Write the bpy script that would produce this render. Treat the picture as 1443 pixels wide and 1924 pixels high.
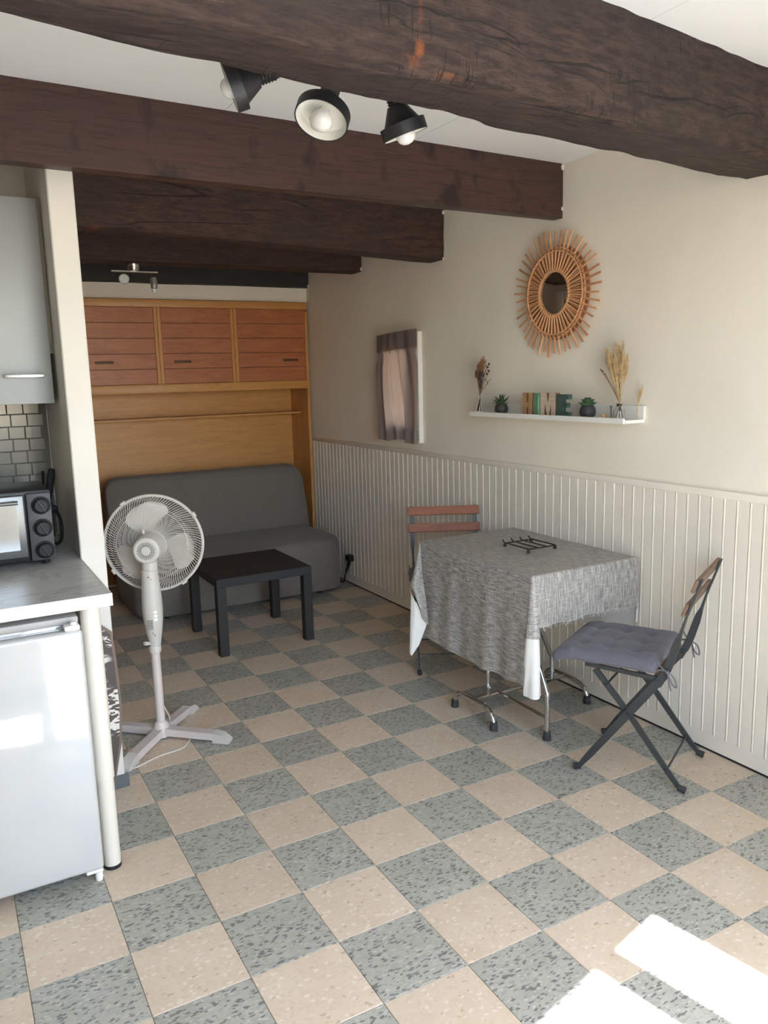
import bpy, bmesh, math, random
from mathutils import Vector, Matrix, noise
random.seed(7)
PI = math.pi
for _o in list(bpy.data.objects):
    bpy.data.objects.remove(_o)
SC = bpy.context.scene
COL = SC.collection

# ------------------------------------------------------------------ camera
YAW, PITCH, ROLL = 0.5073, 0.1703, -0.0263
fw = Vector((math.sin(YAW) * math.cos(PITCH), math.cos(YAW) * math.cos(PITCH), -math.sin(PITCH)))
rt0 = Vector((math.cos(YAW), -math.sin(YAW), 0))
up0 = rt0.cross(fw)
rt = rt0 * math.cos(ROLL) + up0 * math.sin(ROLL)
up = up0 * math.cos(ROLL) - rt0 * math.sin(ROLL)
cam_data = bpy.data.cameras.new('camera')
cam_data.sensor_fit = 'VERTICAL'
cam_data.sensor_height = 36
cam_data.lens = 1500.6 / 1924 * 36
cam_data.clip_start = 0.05
cam = bpy.data.objects.new('camera', cam_data)
COL.objects.link(cam)
mw = Matrix((rt, up, -fw)).transposed().to_4x4()
mw.translation = Vector((-0.558, -2.520, 1.5135))
cam.matrix_world = mw
SC.camera = cam

# ------------------------------------------------------------------ sky, sun, exposure
W = bpy.data.worlds.new('sky')
SC.world = W
W.use_nodes = True
wn, wl = W.node_tree.nodes, W.node_tree.links
sky = wn.new('ShaderNodeTexSky')
sky.sky_type = 'NISHITA'
sky.sun_disc = False
sky.sun_elevation = math.radians(57)
sky.sun_rotation = math.radians(170)
sky.air_density = 1.0
sky.dust_density = 0.6
hsv = wn.new('ShaderNodeHueSaturation')
hsv.inputs['Saturation'].default_value = 0.85
wl.new(sky.outputs[0], hsv.inputs['Color'])
wl.new(hsv.outputs[0], wn['Background'].inputs['Color'])
wn['Background'].inputs['Strength'].default_value = 0.85
sun_data = bpy.data.lights.new('sun', 'SUN')
sun_data.energy = 14.5
sun_data.angle = math.radians(0.53)
sun_data.color = (0.92, 0.985, 1.15)
sun = bpy.data.objects.new('sun', sun_data)
COL.objects.link(sun)
ELEV = math.radians(57)
sd = Vector((-0.187 * math.cos(ELEV), 0.982 * math.cos(ELEV), -math.sin(ELEV)))
sun.rotation_euler = sd.to_track_quat('-Z', 'Y').to_euler()
sun.location = (1, -6, 6)
SC.view_settings.view_transform = 'Standard'
SC.view_settings.look = 'None'
SC.view_settings.exposure = 1.22
SC.view_settings.gamma = 1
SC.view_settings.use_curve_mapping = False
SC.cycles.max_bounces = 14
SC.cycles.diffuse_bounces = 10
SC.cycles.glossy_bounces = 5
SC.cycles.transmission_bounces = 8
SC.cycles.caustics_reflective = False
SC.cycles.caustics_refractive = False
SC.cycles.sample_clamp_indirect = 6

# ------------------------------------------------------------------ helpers
def lin(c):
    r = []
    for v in c[:3]:
        v /= 255.0
        r.append(v / 12.92 if v <= 0.04045 else ((v + 0.055) / 1.055) ** 2.4)
    return (*r, 1.0)

class MB:
    """collects geometry in a bmesh"""
    def __init__(s):
        s.bm = bmesh.new()
        s.uv = None
    def merge(s, bm2, M=None, mi=0):
        if M is not None:
            bm2.transform(M)
        vm = [s.bm.verts.new(v.co) for v in bm2.verts]
        bm2.verts.index_update()
        for f in bm2.faces:
            try:
                nf = s.bm.faces.new([vm[v.index] for v in f.verts])
                nf.material_index = mi
            except ValueError:
                pass
        bm2.free()
        return s
    def box(s, lo, hi, bev=0.0, seg=2, M=None, mi=0):
        b = bmesh.new()
        lo, hi = Vector(lo), Vector(hi)
        bmesh.ops.create_cube(b, size=1)
        d = hi - lo
        for v in b.verts:
            v.co = Vector((v.co.x * d.x, v.co.y * d.y, v.co.z * d.z)) + (lo + hi) / 2
        if bev > 0:
            bmesh.ops.bevel(b, geom=list(b.edges), offset=bev, segments=seg, affect='EDGES', profile=0.5)
        return s.merge(b, M, mi)
    def poly(s, pts, faces, M=None, mi=0):
        vs = [s.bm.verts.new((M @ Vector(p)) if M else p) for p in pts]
        for f in faces:
            try:
                s.bm.faces.new([vs[i] for i in f]).material_index = mi
            except ValueError:
                pass
        return s
    def tube(s, pts, r, n=8, closed=False, cap=True, M=None, mi=0, flat=None):
        pts = [Vector(p) for p in pts]
        N = len(pts)
        rs = r if isinstance(r, (list, tuple)) else [r] * N
        rings = []
        nrm = None
        for i, p in enumerate(pts):
            if closed:
                t = (pts[(i + 1) % N] - pts[i - 1])
            else:
                t = pts[min(i + 1, N - 1)] - pts[max(i - 1, 0)]
            if t.length < 1e-9:
                t = Vector((0, 0, 1))
            t.normalize()
            if nrm is None:
                a = Vector((0, 0, 1)) if abs(t.z) < 0.9 else Vector((1, 0, 0))
                nrm = (a - t * a.dot(t)).normalized()
            else:
                nrm = nrm - t * nrm.dot(t)
                if nrm.length < 1e-6:
                    nrm = t.orthogonal()
                nrm.normalize()
            bn = t.cross(nrm)
            ring = []
            for k in range(n):
                a = 2 * PI * k / n
                q = p + (nrm * math.cos(a) + bn * math.sin(a)) * rs[i]
                ring.append(s.bm.verts.new((M @ q) if M else q))
            rings.append(ring)
        R = range(N if closed else N - 1)
        for i in R:
            A, B = rings[i], rings[(i + 1) % N]
            for k in range(n):
                s.bm.faces.new([A[k], A[(k + 1) % n], B[(k + 1) % n], B[k]]).material_index = mi
        if cap and not closed:
            s.bm.faces.new(list(reversed(rings[0]))).material_index = mi
            s.bm.faces.new(rings[-1]).material_index = mi
        return s
    def lathe(s, prof, n=24, M=None, mi=0, cap=True, sx=1, sy=1):
        rings = []
        for (r, z) in prof:
            ring = []
            for k in range(n):
                a = 2 * PI * k / n
                q = Vector((r * math.cos(a) * sx, r * math.sin(a) * sy, z))
                ring.append(s.bm.verts.new((M @ q) if M else q))
            rings.append(ring)
        for i in range(len(rings) - 1):
            A, B = rings[i], rings[i + 1]
            for k in range(n):
                s.bm.faces.new([A[k], A[(k + 1) % n], B[(k + 1) % n], B[k]]).material_index = mi
        if cap:
            if prof[0][0] > 1e-5:
                s.bm.faces.new(list(reversed(rings[0]))).material_index = mi
            if prof[-1][0] > 1e-5:
                s.bm.faces.new(rings[-1]).material_index = mi
        return s
    def sphere(s, c, r, u=16, v=10, sc=(1, 1, 1), M=None, mi=0):
        b = bmesh.new()
        bmesh.ops.create_uvsphere(b, u_segments=u, v_segments=v, radius=r)
        for q in b.verts:
            q.co = Vector((q.co.x * sc[0], q.co.y * sc[1], q.co.z * sc[2])) + Vector(c)
        return s.merge(b, M, mi)
    def grid(s, fn, nu, nv, M=None, mi=0, uvfn=None, flip=False):
        """fn(u,v) -> point with u,v in 0..1"""
        V = [[s.bm.verts.new((M @ Vector(fn(i / nu, j / nv))) if M else fn(i / nu, j / nv)) for j in range(nv + 1)] for i in range(nu + 1)]
        if uvfn and s.uv is None:
            s.uv = s.bm.loops.layers.uv.new('UVMap')
        for i in range(nu):
            for j in range(nv):
                ij = [(i, j), (i + 1, j), (i + 1, j + 1), (i, j + 1)]
                if flip:
                    ij.reverse()
                f = s.bm.faces.new([V[a][b] for a, b in ij])
                f.material_index = mi
                if uvfn:
                    for l, (a, b) in zip(f.loops, ij):
                        l[s.uv].uv = uvfn(a / nu, b / nv)
        return s
    def prism(s, outline, lo, hi, axis='z', M=None, mi=0):
        """outline of 2D points extruded lo..hi along axis"""
        def P(a, b, c):
            return {'z': (a, b, c), 'x': (c, a, b), 'y': (a, c, b)}[axis]
        n = len(outline)
        pts = [P(a, b, lo) for a, b in outline] + [P(a, b, hi) for a, b in outline]
        faces = [tuple(range(n))[::-1], tuple(range(n, 2 * n))] + [(i, (i + 1) % n, n + (i + 1) % n, n + i) for i in range(n)]
        return s.poly(pts, faces, M, mi)

TW = {}
def root_of(p):
    while p.parent:
        p = p.parent
    return p
def obj(name, m, mats, parent=None, local=False, sharp=35, recalc=True):
    if recalc:
        bmesh.ops.recalc_face_normals(m.bm, faces=list(m.bm.faces))
    if parent and not local:
        r = root_of(parent)
        if r.name in TW:
            m.bm.transform(TW[r.name].inverted())
    me = bpy.data.meshes.new(name)
    m.bm.to_mesh(me)
    m.bm.free()
    for q in (mats if isinstance(mats, (list, tuple)) else [mats]):
        me.materials.append(q)
    if sharp is not None and len(me.polygons):
        me.polygons.foreach_set('use_smooth', [True] * len(me.polygons))
        me.set_sharp_from_angle(angle=math.radians(sharp))
    o = bpy.data.objects.new(name, me)
    COL.objects.link(o)
    if parent:
        o.parent = parent
    return o
def tag(o, label=None, cat=None, group=None, kind=None):
    if label: o['label'] = label
    if cat: o['category'] = cat
    if group: o['group'] = group
    if kind: o['kind'] = kind
    return o
def thing(name, label, cat, loc=(0, 0, 0), rz=0, group=None):
    o = bpy.data.objects.new(name, None)
    o.empty_display_size = 0.05
    COL.objects.link(o)
    o.location = loc
    o.rotation_euler = (0, 0, rz)
    TW[o.name] = Matrix.Translation(loc) @ Matrix.Rotation(rz, 4, 'Z')
    return tag(o, label, cat, group)
def struct(name, m, mats, label=None, cat=None, sharp=35):
    return tag(obj(name, m, mats, sharp=sharp), label, cat, kind='structure')
def share(name, me, parent, loc=(0, 0, 0), M=None):
    o = bpy.data.objects.new(name, me)
    COL.objects.link(o)
    o.parent = parent
    if M is not None:
        o.matrix_local = M
    else:
        o.location = loc
    return o
def copy_tree(o, parent=None):
    c = o.copy()
    COL.objects.link(c)
    c.parent = parent
    for ch in list(o.children):
        copy_tree(ch, c)
    return c
def axis_mat(origin, d, roll=0.0):
    """matrix whose +Z points along d"""
    q = Vector(d).normalized().to_track_quat('Z', 'Y')
    return Matrix.Translation(origin) @ q.to_matrix().to_4x4() @ Matrix.Rotation(roll, 4, 'Z')
def arc(c, r, a0, a1, n, plane='xz'):
    out = []
    for i in range(n + 1):
        a = a0 + (a1 - a0) * i / n
        p = Vector(c)
        p[{'x': 0, 'y': 1, 'z': 2}[plane[0]]] += r * math.cos(a)
        p[{'x': 0, 'y': 1, 'z': 2}[plane[1]]] += r * math.sin(a)
        out.append(p)
    return out
def smooth_path(pts, n=6):
    """Catmull-Rom through points"""
    P = [Vector(p) for p in pts]
    P = [P[0] * 2 - P[1]] + P + [P[-1] * 2 - P[-2]]
    out = []
    for i in range(1, len(P) - 2):
        for k in range(n):
            t = k / n
            a, b, c, d = P[i - 1], P[i], P[i + 1], P[i + 2]
            out.append(0.5 * ((2 * b) + (c - a) * t + (2 * a - 5 * b + 4 * c - d) * t * t + (3 * b - a - 3 * c + d) * t ** 3))
    out.append(P[-2])
    return out

# ------------------------------------------------------------------ materials
class NT:
    def __init__(s, name):
        s.m = bpy.data.materials.new(name)
        s.m.use_nodes = True
        s.n, s.l = s.m.node_tree.nodes, s.m.node_tree.links
        s.p = s.n['Principled BSDF']
    def new(s, t, **kw):
        nd = s.n.new(t)
        for k, v in kw.items():
            setattr(nd, k, v)
        return nd
    def link(s, a, b):
        s.l.new(a, b)
    def coord(s, scale=(1, 1, 1), rot=(0, 0, 0), kind='pos', loc=(0, 0, 0)):
        if kind == 'pos':
            o = s.new('ShaderNodeNewGeometry').outputs['Position']
        elif kind == 'uv':
            o = s.new('ShaderNodeUVMap').outputs[0]
        else:
            o = s.new('ShaderNodeTexCoord').outputs['Object']
        mp = s.new('ShaderNodeMapping')
        mp.inputs['Scale'].default_value = scale
        mp.inputs['Rotation'].default_value = rot
        mp.inputs['Location'].default_value = loc
        s.link(o, mp.inputs[0])
        return mp.outputs[0]
    def noise(s, co, scale=1, detail=4, rough=0.5, dist=0.0):
        nd = s.new('ShaderNodeTexNoise')
        nd.inputs['Scale'].default_value = scale
        nd.inputs['Detail'].default_value = detail
        nd.inputs['Roughness'].default_value = rough
        nd.inputs['Distortion'].default_value = dist
        s.link(co, nd.inputs['Vector'])
        return nd.outputs[0]
    def ramp(s, fac, a, b, ca=(0, 0, 0, 1), cb=(1, 1, 1, 1)):
        nd = s.new('ShaderNodeValToRGB')
        e = nd.color_ramp.elements
        e[0].position, e[0].color = a, ca
        e[1].position, e[1].color = b, cb
        s.link(fac, nd.inputs[0])
        return nd.outputs[0]
    def mix(s, fac, a, b, mode='MIX'):
        nd = s.new('ShaderNodeMix', data_type='RGBA', blend_type=mode)
        for sock, v in ((nd.inputs[0], fac), (nd.inputs[6], a), (nd.inputs[7], b)):
            if hasattr(v, 'is_output'):
                s.link(v, sock)
            else:
                sock.default_value = v
        return nd.outputs[2]
    def math(s, op, a, b=0.0):
        nd = s.new('ShaderNodeMath', operation=op)
        for sock, v in zip(nd.inputs, (a, b)):
            if hasattr(v, 'is_output'):
                s.link(v, sock)
            else:
                sock.default_value = v
        return nd.outputs[0]
    def bump(s, h, strength=0.3, dist=0.002, prev=None):
        nd = s.new('ShaderNodeBump')
        nd.inputs['Strength'].default_value = strength
        nd.inputs['Distance'].default_value = dist
        s.link(h, nd.inputs['Height'])
        if prev is not None:
            s.link(prev, nd.inputs['Normal'])
        s.link(nd.outputs[0], s.p.inputs['Normal'])
        return nd.outputs[0]
    def base(s, c):
        if hasattr(c, 'is_output'):
            s.link(c, s.p.inputs['Base Color'])
        else:
            s.p.inputs['Base Color'].default_value = c
        return s
    def set(s, rough=0.5, metal=0.0, spec=0.5, **kw):
        s.p.inputs['Roughness'].default_value = rough
        s.p.inputs['Metallic'].default_value = metal
        s.p.inputs['Specular IOR Level'].default_value = spec
        for k, v in kw.items():
            s.p.inputs[k].default_value = v
        return s

def plain(name, c, rough=0.5, metal=0.0, spec=0.5, var=0.06, vs=8, bump=0.0, bs=200, **kw):
    t = NT(name)
    c1 = lin(c)
    c2 = tuple(max(0, x * (1 - var * 2)) for x in c1[:3]) + (1,)
    co = t.coord()
    t.base(t.mix(t.ramp(t.noise(co, vs, 3), 0.3, 0.7), c1, c2)).set(rough, metal, spec, **kw)
    if bump:
        t.bump(t.noise(co, bs, 3), bump, 0.001)
    return t.m

def wood(name, c1, c2, scale, rough=0.45, bump=0.15, dist=1.0, c3=None, kind='pos'):
    t = NT(name)
    co = t.coord(scale, kind=kind)
    n1 = t.noise(co, 1, 6, 0.6, dist)
    col = t.mix(t.ramp(n1, 0.32, 0.68), lin(c1), lin(c2))
    n2 = t.noise(t.coord([q * 5 for q in scale], kind=kind), 1, 3, 0.6)
    col = t.mix(t.ramp(n2, 0.5, 0.9, (0, 0, 0, 1), (.35, .35, .35, 1)), col, lin(c3 or [q * 0.6 for q in c2]))
    t.base(col).set(rough)
    t.bump(n2, bump, 0.0015)
    return t.m

M_wall = plain('wall_paint', (238, 230, 215), 0.85, spec=0.25, var=0.03, vs=2.5, bump=0.12, bs=60)
M_pillar = plain('cream_paint', (216, 211, 202), 0.8, spec=0.25, var=0.03, vs=3, bump=0.2, bs=14)
M_ceil = plain('ceiling_paint', (238, 239, 238), 0.9, spec=0.2, var=0.02, vs=3, bump=0.1, bs=30)
M_wains = plain('wainscot_paint', (236, 228, 213), 0.5, spec=0.4, var=0.03, vs=5, bump=0.05, bs=90)
M_gap_shade = plain('gap_shade', (48, 44, 40), 0.9)
M_ext = plain('shade_wall_render', (232, 222, 208), 0.9, var=0.1)
M_bounce_ground = plain('bounce_ground_stone', (205, 195, 180), 0.9, var=0.1)
M_white = plain('white_paint', (232, 230, 224), 0.45, var=0.02)
M_leg = plain('cream_enamel', (214, 208, 195), 0.35, var=0.02)
M_grout = plain('tile_joint', (120, 112, 102), 0.9)
M_bed = plain('splash_joint', (112, 109, 102), 0.8)
M_kitchen = plain('bounce_cut_taupe', (150, 142, 130), 0.85)  # unseen side wall, darkened to cut light bounced into the kitchen recess

def tile_mat(name, base, base2, dark, light, amount, stretch):
    t = NT(name)
    oi = t.new('ShaderNodeObjectInfo')
    rnd = oi.outputs['Random']
    co0 = t.coord((1, 1, 1))
    add = t.new('ShaderNodeVectorMath', operation='ADD')
    sc = t.new('ShaderNodeVectorMath', operation='SCALE')
    cmb = t.new('ShaderNodeCombineXYZ')
    for k in range(3):
        t.link(rnd, cmb.inputs[k])
    t.link(cmb.outputs[0], sc.inputs[0])
    sc.inputs['Scale'].default_value = 37.0
    t.link(co0, add.inputs[0]); t.link(sc.outputs[0], add.inputs[1])
    mp = t.new('ShaderNodeMapping')
    mp.inputs['Rotation'].default_value = (0, 0, 0.5)
    mp.inputs['Scale'].default_value = stretch
    t.link(add.outputs[0], mp.inputs[0])
    dn = t.new('ShaderNodeTexNoise'); dn.inputs['Scale'].default_value = 40
    t.link(add.outputs[0], dn.inputs['Vector'])
    wob = t.new('ShaderNodeVectorMath', operation='MULTIPLY_ADD')
    t.link(dn.outputs['Color'], wob.inputs[0]); wob.inputs[1].default_value = (0.9, 0.9, 0.9)
    t.link(mp.outputs[0], wob.inputs[2])
    vo = t.new('ShaderNodeTexVoronoi'); vo.inputs['Scale'].default_value = 1.0
    t.link(wob.outputs[0], vo.inputs['Vector'])
    sep = t.new('ShaderNodeSeparateColor'); t.link(vo.outputs['Color'], sep.inputs[0])
    big = t.noise(add.outputs[0], 9, 4, 0.6)
    col = t.mix(t.ramp(big, 0.3, 0.7), lin(base), lin(base2))
    # small mid-tone mottling
    col = t.mix(t.ramp(sep.outputs[1], 0.55, 1.0, (0, 0, 0, 1), (.5, .5, .5, 1)), col, lin([(a + b) / 2 for a, b in zip(base, dark)]))
    col = t.mix(t.ramp(sep.outputs[0], amount, min(1, amount + 0.02), (0, 0, 0, 1), (.85, .85, .85, 1)), col, lin(dark))
    col = t.mix(t.ramp(sep.outputs[2], 0.93, 0.95, (0, 0, 0, 1), (.7, .7, .7, 1)), col, lin(light))
    hs = t.new('ShaderNodeHueSaturation')
    v = t.math('MULTIPLY_ADD', rnd, 0.10); v.node.inputs[2].default_value = 0.95
    t.link(v, hs.inputs['Value']); t.link(col, hs.inputs['Color'])
    t.base(hs.outputs[0]).set(0.42, spec=0.4)
    t.bump(t.noise(co0, 25, 3), 0.08, 0.001)
    return t.m
M_tile_l = tile_mat('cream_tile', (212, 195, 171), (203, 184, 159), (176, 157, 134), (221, 208, 189), 0.972, (95, 130, 60))
M_tile_d = tile_mat('grey_green_tile', (177, 175, 161), (166, 164, 150), (104, 104, 98), (196, 193, 180), 0.84, (90, 200, 60))

def beam_mat(name, c1, c2, c3, orange=0.0, xs=1.0, bump=0.5, rough=0.65, contrast=1.0, knots=0.0, ticks=0.0, cracks=0.85, splits=(), worn=()):
    t = NT(name)
    base = t.noise(t.coord((9 * xs, 48, 48)), 1, 9, 0.7, 0.25)
    col = t.mix(t.ramp(base, 0.5 - 0.16 / contrast, 0.5 + 0.16 / contrast), lin(c1), lin(c2))
    pat = t.noise(t.coord((1.3, 3, 3)), 1.6, 4, 0.6, 0.4)
    col = t.mix(t.ramp(pat, 0.45, 0.7, (0, 0, 0, 1), (.7, .7, .7, 1)), col, lin(c3))
    if orange:
        on = t.noise(t.coord((2.2, 6, 9), loc=(.6, .2, .1)), 1.4, 5, 0.75, 0.5)
        col = t.mix(t.ramp(on, 0.745 - orange, 0.80 - orange, (0, 0, 0, 1), (.6, .6, .6, 1)), col, lin((140, 80, 46)))
    fine = t.noise(t.coord((20 * xs, 150, 150)), 1, 5, 0.7)
    col = t.mix(t.ramp(fine, 0.5, 0.72, (0, 0, 0, 1), (.65, .65, .65, 1)), col, lin([q * 0.45 for q in c1]))
    light = t.noise(t.coord((26 * xs, 120, 120), loc=(5, 5, 5)), 1, 4, 0.65)
    col = t.mix(t.ramp(light, 0.64, 0.74, (0, 0, 0, 1), (.45, .45, .45, 1)), col, lin([min(255, q * 1.45) for q in c2]))
    crk = t.noise(t.coord((0.55, 8, 8), loc=(2, 1, 3)), 1, 3, 0.5, 0.2)
    cr = t.math('ABSOLUTE', t.math('SUBTRACT', crk, 0.5))
    crm = t.math('MULTIPLY', t.ramp(cr, 0.0, 0.012, (1, 1, 1, 1), (0, 0, 0, 1)), t.ramp(pat, 0.42, 0.5, (1, 1, 1, 1), (0, 0, 0, 1)))
    col = t.mix(t.math('MULTIPLY', crm, cracks), col, lin((22, 17, 15)))
    h = t.math('SUBTRACT', base, t.math('MULTIPLY', crm, 0.7 * cracks))
    if ticks:
        tk = t.noise(t.coord((150, 20, 14)), 1, 2, 0.5)
        tm = t.math('MULTIPLY', t.ramp(tk, 0.63, 0.68), t.ramp(t.noise(t.coord((2, 2, 2), loc=(4, 4, 4)), 1, 2), 0.45, 0.55))
        col = t.mix(t.math('MULTIPLY', tm, ticks), col, lin((30, 25, 23)))
        h = t.math('SUBTRACT', h, t.math('MULTIPLY', tm, 0.4))
    if knots:
        kn = t.noise(t.coord((9, 9, 6), loc=(1.3, 0, 2)), 1, 3, 0.55, 0.2)
        col = t.mix(t.ramp(kn, 0.56, 0.68, (0, 0, 0, 1), (knots, knots, knots, 1)), col, lin((36, 27, 27)))
    sx = t.new('ShaderNodeSeparateXYZ')
    t.link(t.coord(), sx.inputs[0])
    X_, Z_ = sx.outputs[0], sx.outputs[2]
    wob = t.math('MULTIPLY', t.math('SUBTRACT', t.noise(t.coord((7, 7, 7)), 1, 4, 0.6), 0.5), 0.05)
    for (x0, z0, x1, z1, w) in splits:          # long drying splits along the grain
        u = t.math('DIVIDE', t.math('SUBTRACT', X_, x0), x1 - x0)
        dz = t.math('ABSOLUTE', t.math('SUBTRACT', t.math('SUBTRACT', Z_, t.math('ADD', t.math('MULTIPLY', u, z1 - z0), z0)), wob))
        tp = t.math('MAXIMUM', t.math('MULTIPLY', t.math('MULTIPLY', u, t.math('SUBTRACT', 1.0, u)), 4 * w), 0.0)
        mk = t.math('MULTIPLY', t.math('LESS_THAN', dz, tp), 0.85)
        col = t.mix(mk, col, lin((20, 16, 14)))
        h = t.math('SUBTRACT', h, mk)
    for (x0, z0, rx_, rz_, k_) in worn:         # patches rubbed down to the orange heartwood
        a_ = t.math('DIVIDE', t.math('SUBTRACT', X_, x0), rx_)
        b_ = t.math('DIVIDE', t.math('SUBTRACT', Z_, z0), rz_)
        d_ = t.math('ADD', t.math('MULTIPLY', a_, a_), t.math('MULTIPLY', b_, b_))
        nz = t.noise(t.coord((30, 30, 30)), 1, 5, 0.7)
        f_ = t.math('SUBTRACT', t.math('ADD', nz, k_), d_)
        col = t.mix(t.ramp(f_, 0.36, 0.72, (0, 0, 0, 1), (.62, .62, .62, 1)), col, lin((150, 86, 46)))
    t.base(col).set(rough, spec=0.35)
    b1 = t.bump(h, bump, 0.010)
    t.bump(fine, bump * 0.8, 0.004, b1)
    return t.m
M_beam_hewn = beam_mat('hewn_dark_oak', (46, 34, 31), (73, 57, 51), (55, 47, 43), 0.05, bump=0.9, contrast=1.9, ticks=.9,
    splits=((.28, 2.275, .62, 2.285, .0030), (.60, 2.262, .80, 2.288, .0022), (.76, 2.242, 1.12, 2.276, .0045), (1.05, 2.250, 1.24, 2.270, .0030), (1.10, 2.230, 1.72, 2.283, .0045), (1.54, 2.245, 1.78, 2.272, .0028)),
    worn=((.438, 2.205, .026, .045, .16), (.425, 2.178, .075, .03, .05), (.44, 2.27, .024, .09, .0), (.52, 2.165, .10, .02, -.02), (1.80, 2.17, .06, .02, -.05)))
M_beam_red = beam_mat('varnished_red_brown_beam', (70, 50, 45), (82, 58, 51), (66, 50, 46), 0, cracks=0.0, xs=.35, bump=0.12, rough=0.42, contrast=.8, knots=.8)
M_beam_mid = beam_mat('hewn_brown_beam', (58, 41, 36), (80, 58, 49), (52, 41, 37), 0.03, bump=0.7, contrast=1.3, worn=((.16, 2.196, .07, .010, .12),))
M_beam_black = beam_mat('blackened_beam', (46, 44, 43), (56, 53, 51), (42, 41, 41), 0, bump=0.4)

M_wood_light = wood('light_oak_veneer', (204, 150, 88), (190, 134, 74), (3, 30, 30), 0.42, 0.08)
M_wood_light_v = wood('light_oak_upright', (206, 152, 90), (190, 134, 74), (30, 30, 3), 0.42, 0.08)
M_wood_red = wood('red_brown_plank', (182, 112, 70), (160, 92, 55), (4, 26, 26), 0.42, 0.1)
M_door2 = wood('brown_door', (176, 118, 70), (158, 100, 56), (30, 30, 3), 0.45, 0.08)
M_handle = plain('dark_brown_recess', (92, 52, 36), 0.5)
M_slat = wood('stained_acacia', (150, 86, 50), (128, 68, 38), (8, 8, 60), 0.5, 0.1, kind='obj')
M_slat_seat = wood('worn_acacia', (122, 92, 72), (100, 74, 58), (8, 60, 8), 0.5, 0.1, kind='obj')
M_steel = plain('charcoal_painted_steel', (52, 55, 55), 0.42, spec=0.5)
M_black = plain('black_plastic', (32, 32, 33), 0.55, spec=0.3)
M_rubber = plain('black_rubber', (48, 50, 52), 0.7)
M_chrome = plain('chrome', (205, 203, 200), 0.16, metal=1.0, var=0.02)

def fabric(name, c1, c2, sc=420, rough=0.95, bump=0.25):
    t = NT(name)
    co = t.coord()
    n = t.noise(co, sc, 2)
    w = t.noise(t.coord((60, 60, 300)), 1, 3)
    col = t.mix(t.ramp(n, 0.3, 0.7), lin(c1), lin(c2))
    col = t.mix(t.ramp(w, 0.4, 0.75, (0, 0, 0, 1), (.35, .35, .35, 1)), col, lin([q * 0.8 for q in c2]))
    t.base(col).set(rough, spec=0.15)
    t.p.inputs['Sheen Weight'].default_value = 0.15
    t.bump(n, bump, 0.0015)
    return t.m
M_sofa = fabric('charcoal_grey_cover', (128, 122, 114), (108, 103, 97))
M_cushion = fabric('slate_blue_cotton', (108, 106, 113), (94, 92, 99), 500, bump=0.15)

def cloth_mat():
    t = NT('grey_linen_print')
    a = t.noise(t.coord((170, 18, 1), kind='uv'), 1, 3, 0.6)
    b = t.noise(t.coord((24, 160, 1), kind='uv', loc=(3, 7, 0)), 1, 3, 0.6)
    c = t.noise(t.coord((14, 14, 1), kind='uv'), 1, 3, 0.6)
    col = t.mix(t.ramp(a, 0.38, 0.66), lin((122, 119, 114)), lin((186, 183, 177)))
    col = t.mix(t.ramp(b, 0.56, 0.72, (0, 0, 0, 1), (.7, .7, .7, 1)), col, lin((206, 203, 196)))
    col = t.mix(t.ramp(b, 0.30, 0.42, (.6, .6, .6, 1), (0, 0, 0, 1)), col, lin((102, 99, 95)))
    col = t.mix(t.ramp(c, 0.4, 0.7, (0, 0, 0, 1), (.25, .25, .25, 1)), col, lin((128, 124, 119)))
    t.base(col).set(0.42, spec=0.6)
    t.bump(a, 0.35, 0.001)
    return t.m
M_cloth = cloth_mat()
M_cloth_white = plain('white_flannel_backing', (226, 224, 218), 0.9, spec=0.15, var=0.02)

M_lack = NT('black_brown_laminate')
_n = M_lack.noise(M_lack.coord((5, 22, 22), rot=(0, 0, 0.5)), 1, 4, 0.6, 1.2)
M_lack.base(M_lack.mix(M_lack.ramp(_n, 0.715, 0.75, (0, 0, 0, 1), (.55, .55, .55, 1)), lin((54, 55, 57)), lin((140, 138, 136)))).set(0.55, spec=0.12)
M_lack = M_lack.m
M_lack_leg = plain('black_laminate', (46, 45, 44), 0.55, spec=0.3)

M_fan = plain('white_plastic', (196, 191, 183), 0.35, var=0.02)
M_fan_pole = plain('off_white_enamel', (206, 195, 189), 0.35, var=0.02)
M_blade = NT('milky_translucent_plastic')
M_blade.base(lin((200, 192, 182))).set(0.35, **{'Transmission Weight': 0.0, 'Subsurface Weight': 0.15})
M_blade = M_blade.m
M_fan_slot = plain('grey_vent_slot', (120, 117, 112), 0.6)
M_cord_white = plain('white_cord', (214, 206, 196), 0.5)

M_fridge = plain('glossy_white_enamel', (190, 190, 186), 0.07, spec=1.0, var=0.01, **{'Coat Weight': 1.0, 'Coat Roughness': 0.05, 'Coat IOR': 1.7})
M_fridge_grey = plain('fridge_grey_seal', (168, 164, 158), 0.5)
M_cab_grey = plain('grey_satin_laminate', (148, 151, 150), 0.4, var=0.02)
M_cab_dark = plain('darker_grey_laminate', (130, 131, 130), 0.6)  # darker, rougher grey for the cupboard carcass
M_alu = plain('brushed_aluminium', (214, 214, 212), 0.28, metal=0.9)
def marble():
    t = NT('grey_marble_laminate')
    n = t.noise(t.coord((2.2, 5, 4)), 1.5, 6, 0.65, 1.6)
    v = t.math('ABSOLUTE', t.math('SUBTRACT', n, 0.5))
    col = t.mix(t.ramp(v, 0.0, 0.035), lin((150, 147, 142)), lin((186, 184, 178)))
    t.base(t.mix(t.ramp(t.noise(t.coord(), 4, 3), 0.3, 0.7, (0, 0, 0, 1), (.3, .3, .3, 1)), col, lin((172, 170, 165)))).set(0.35)
    return t.m
M_marble = marble()
M_ceramic = NT('glossy_taupe_tile')
_oi = M_ceramic.new('ShaderNodeObjectInfo')
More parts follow.
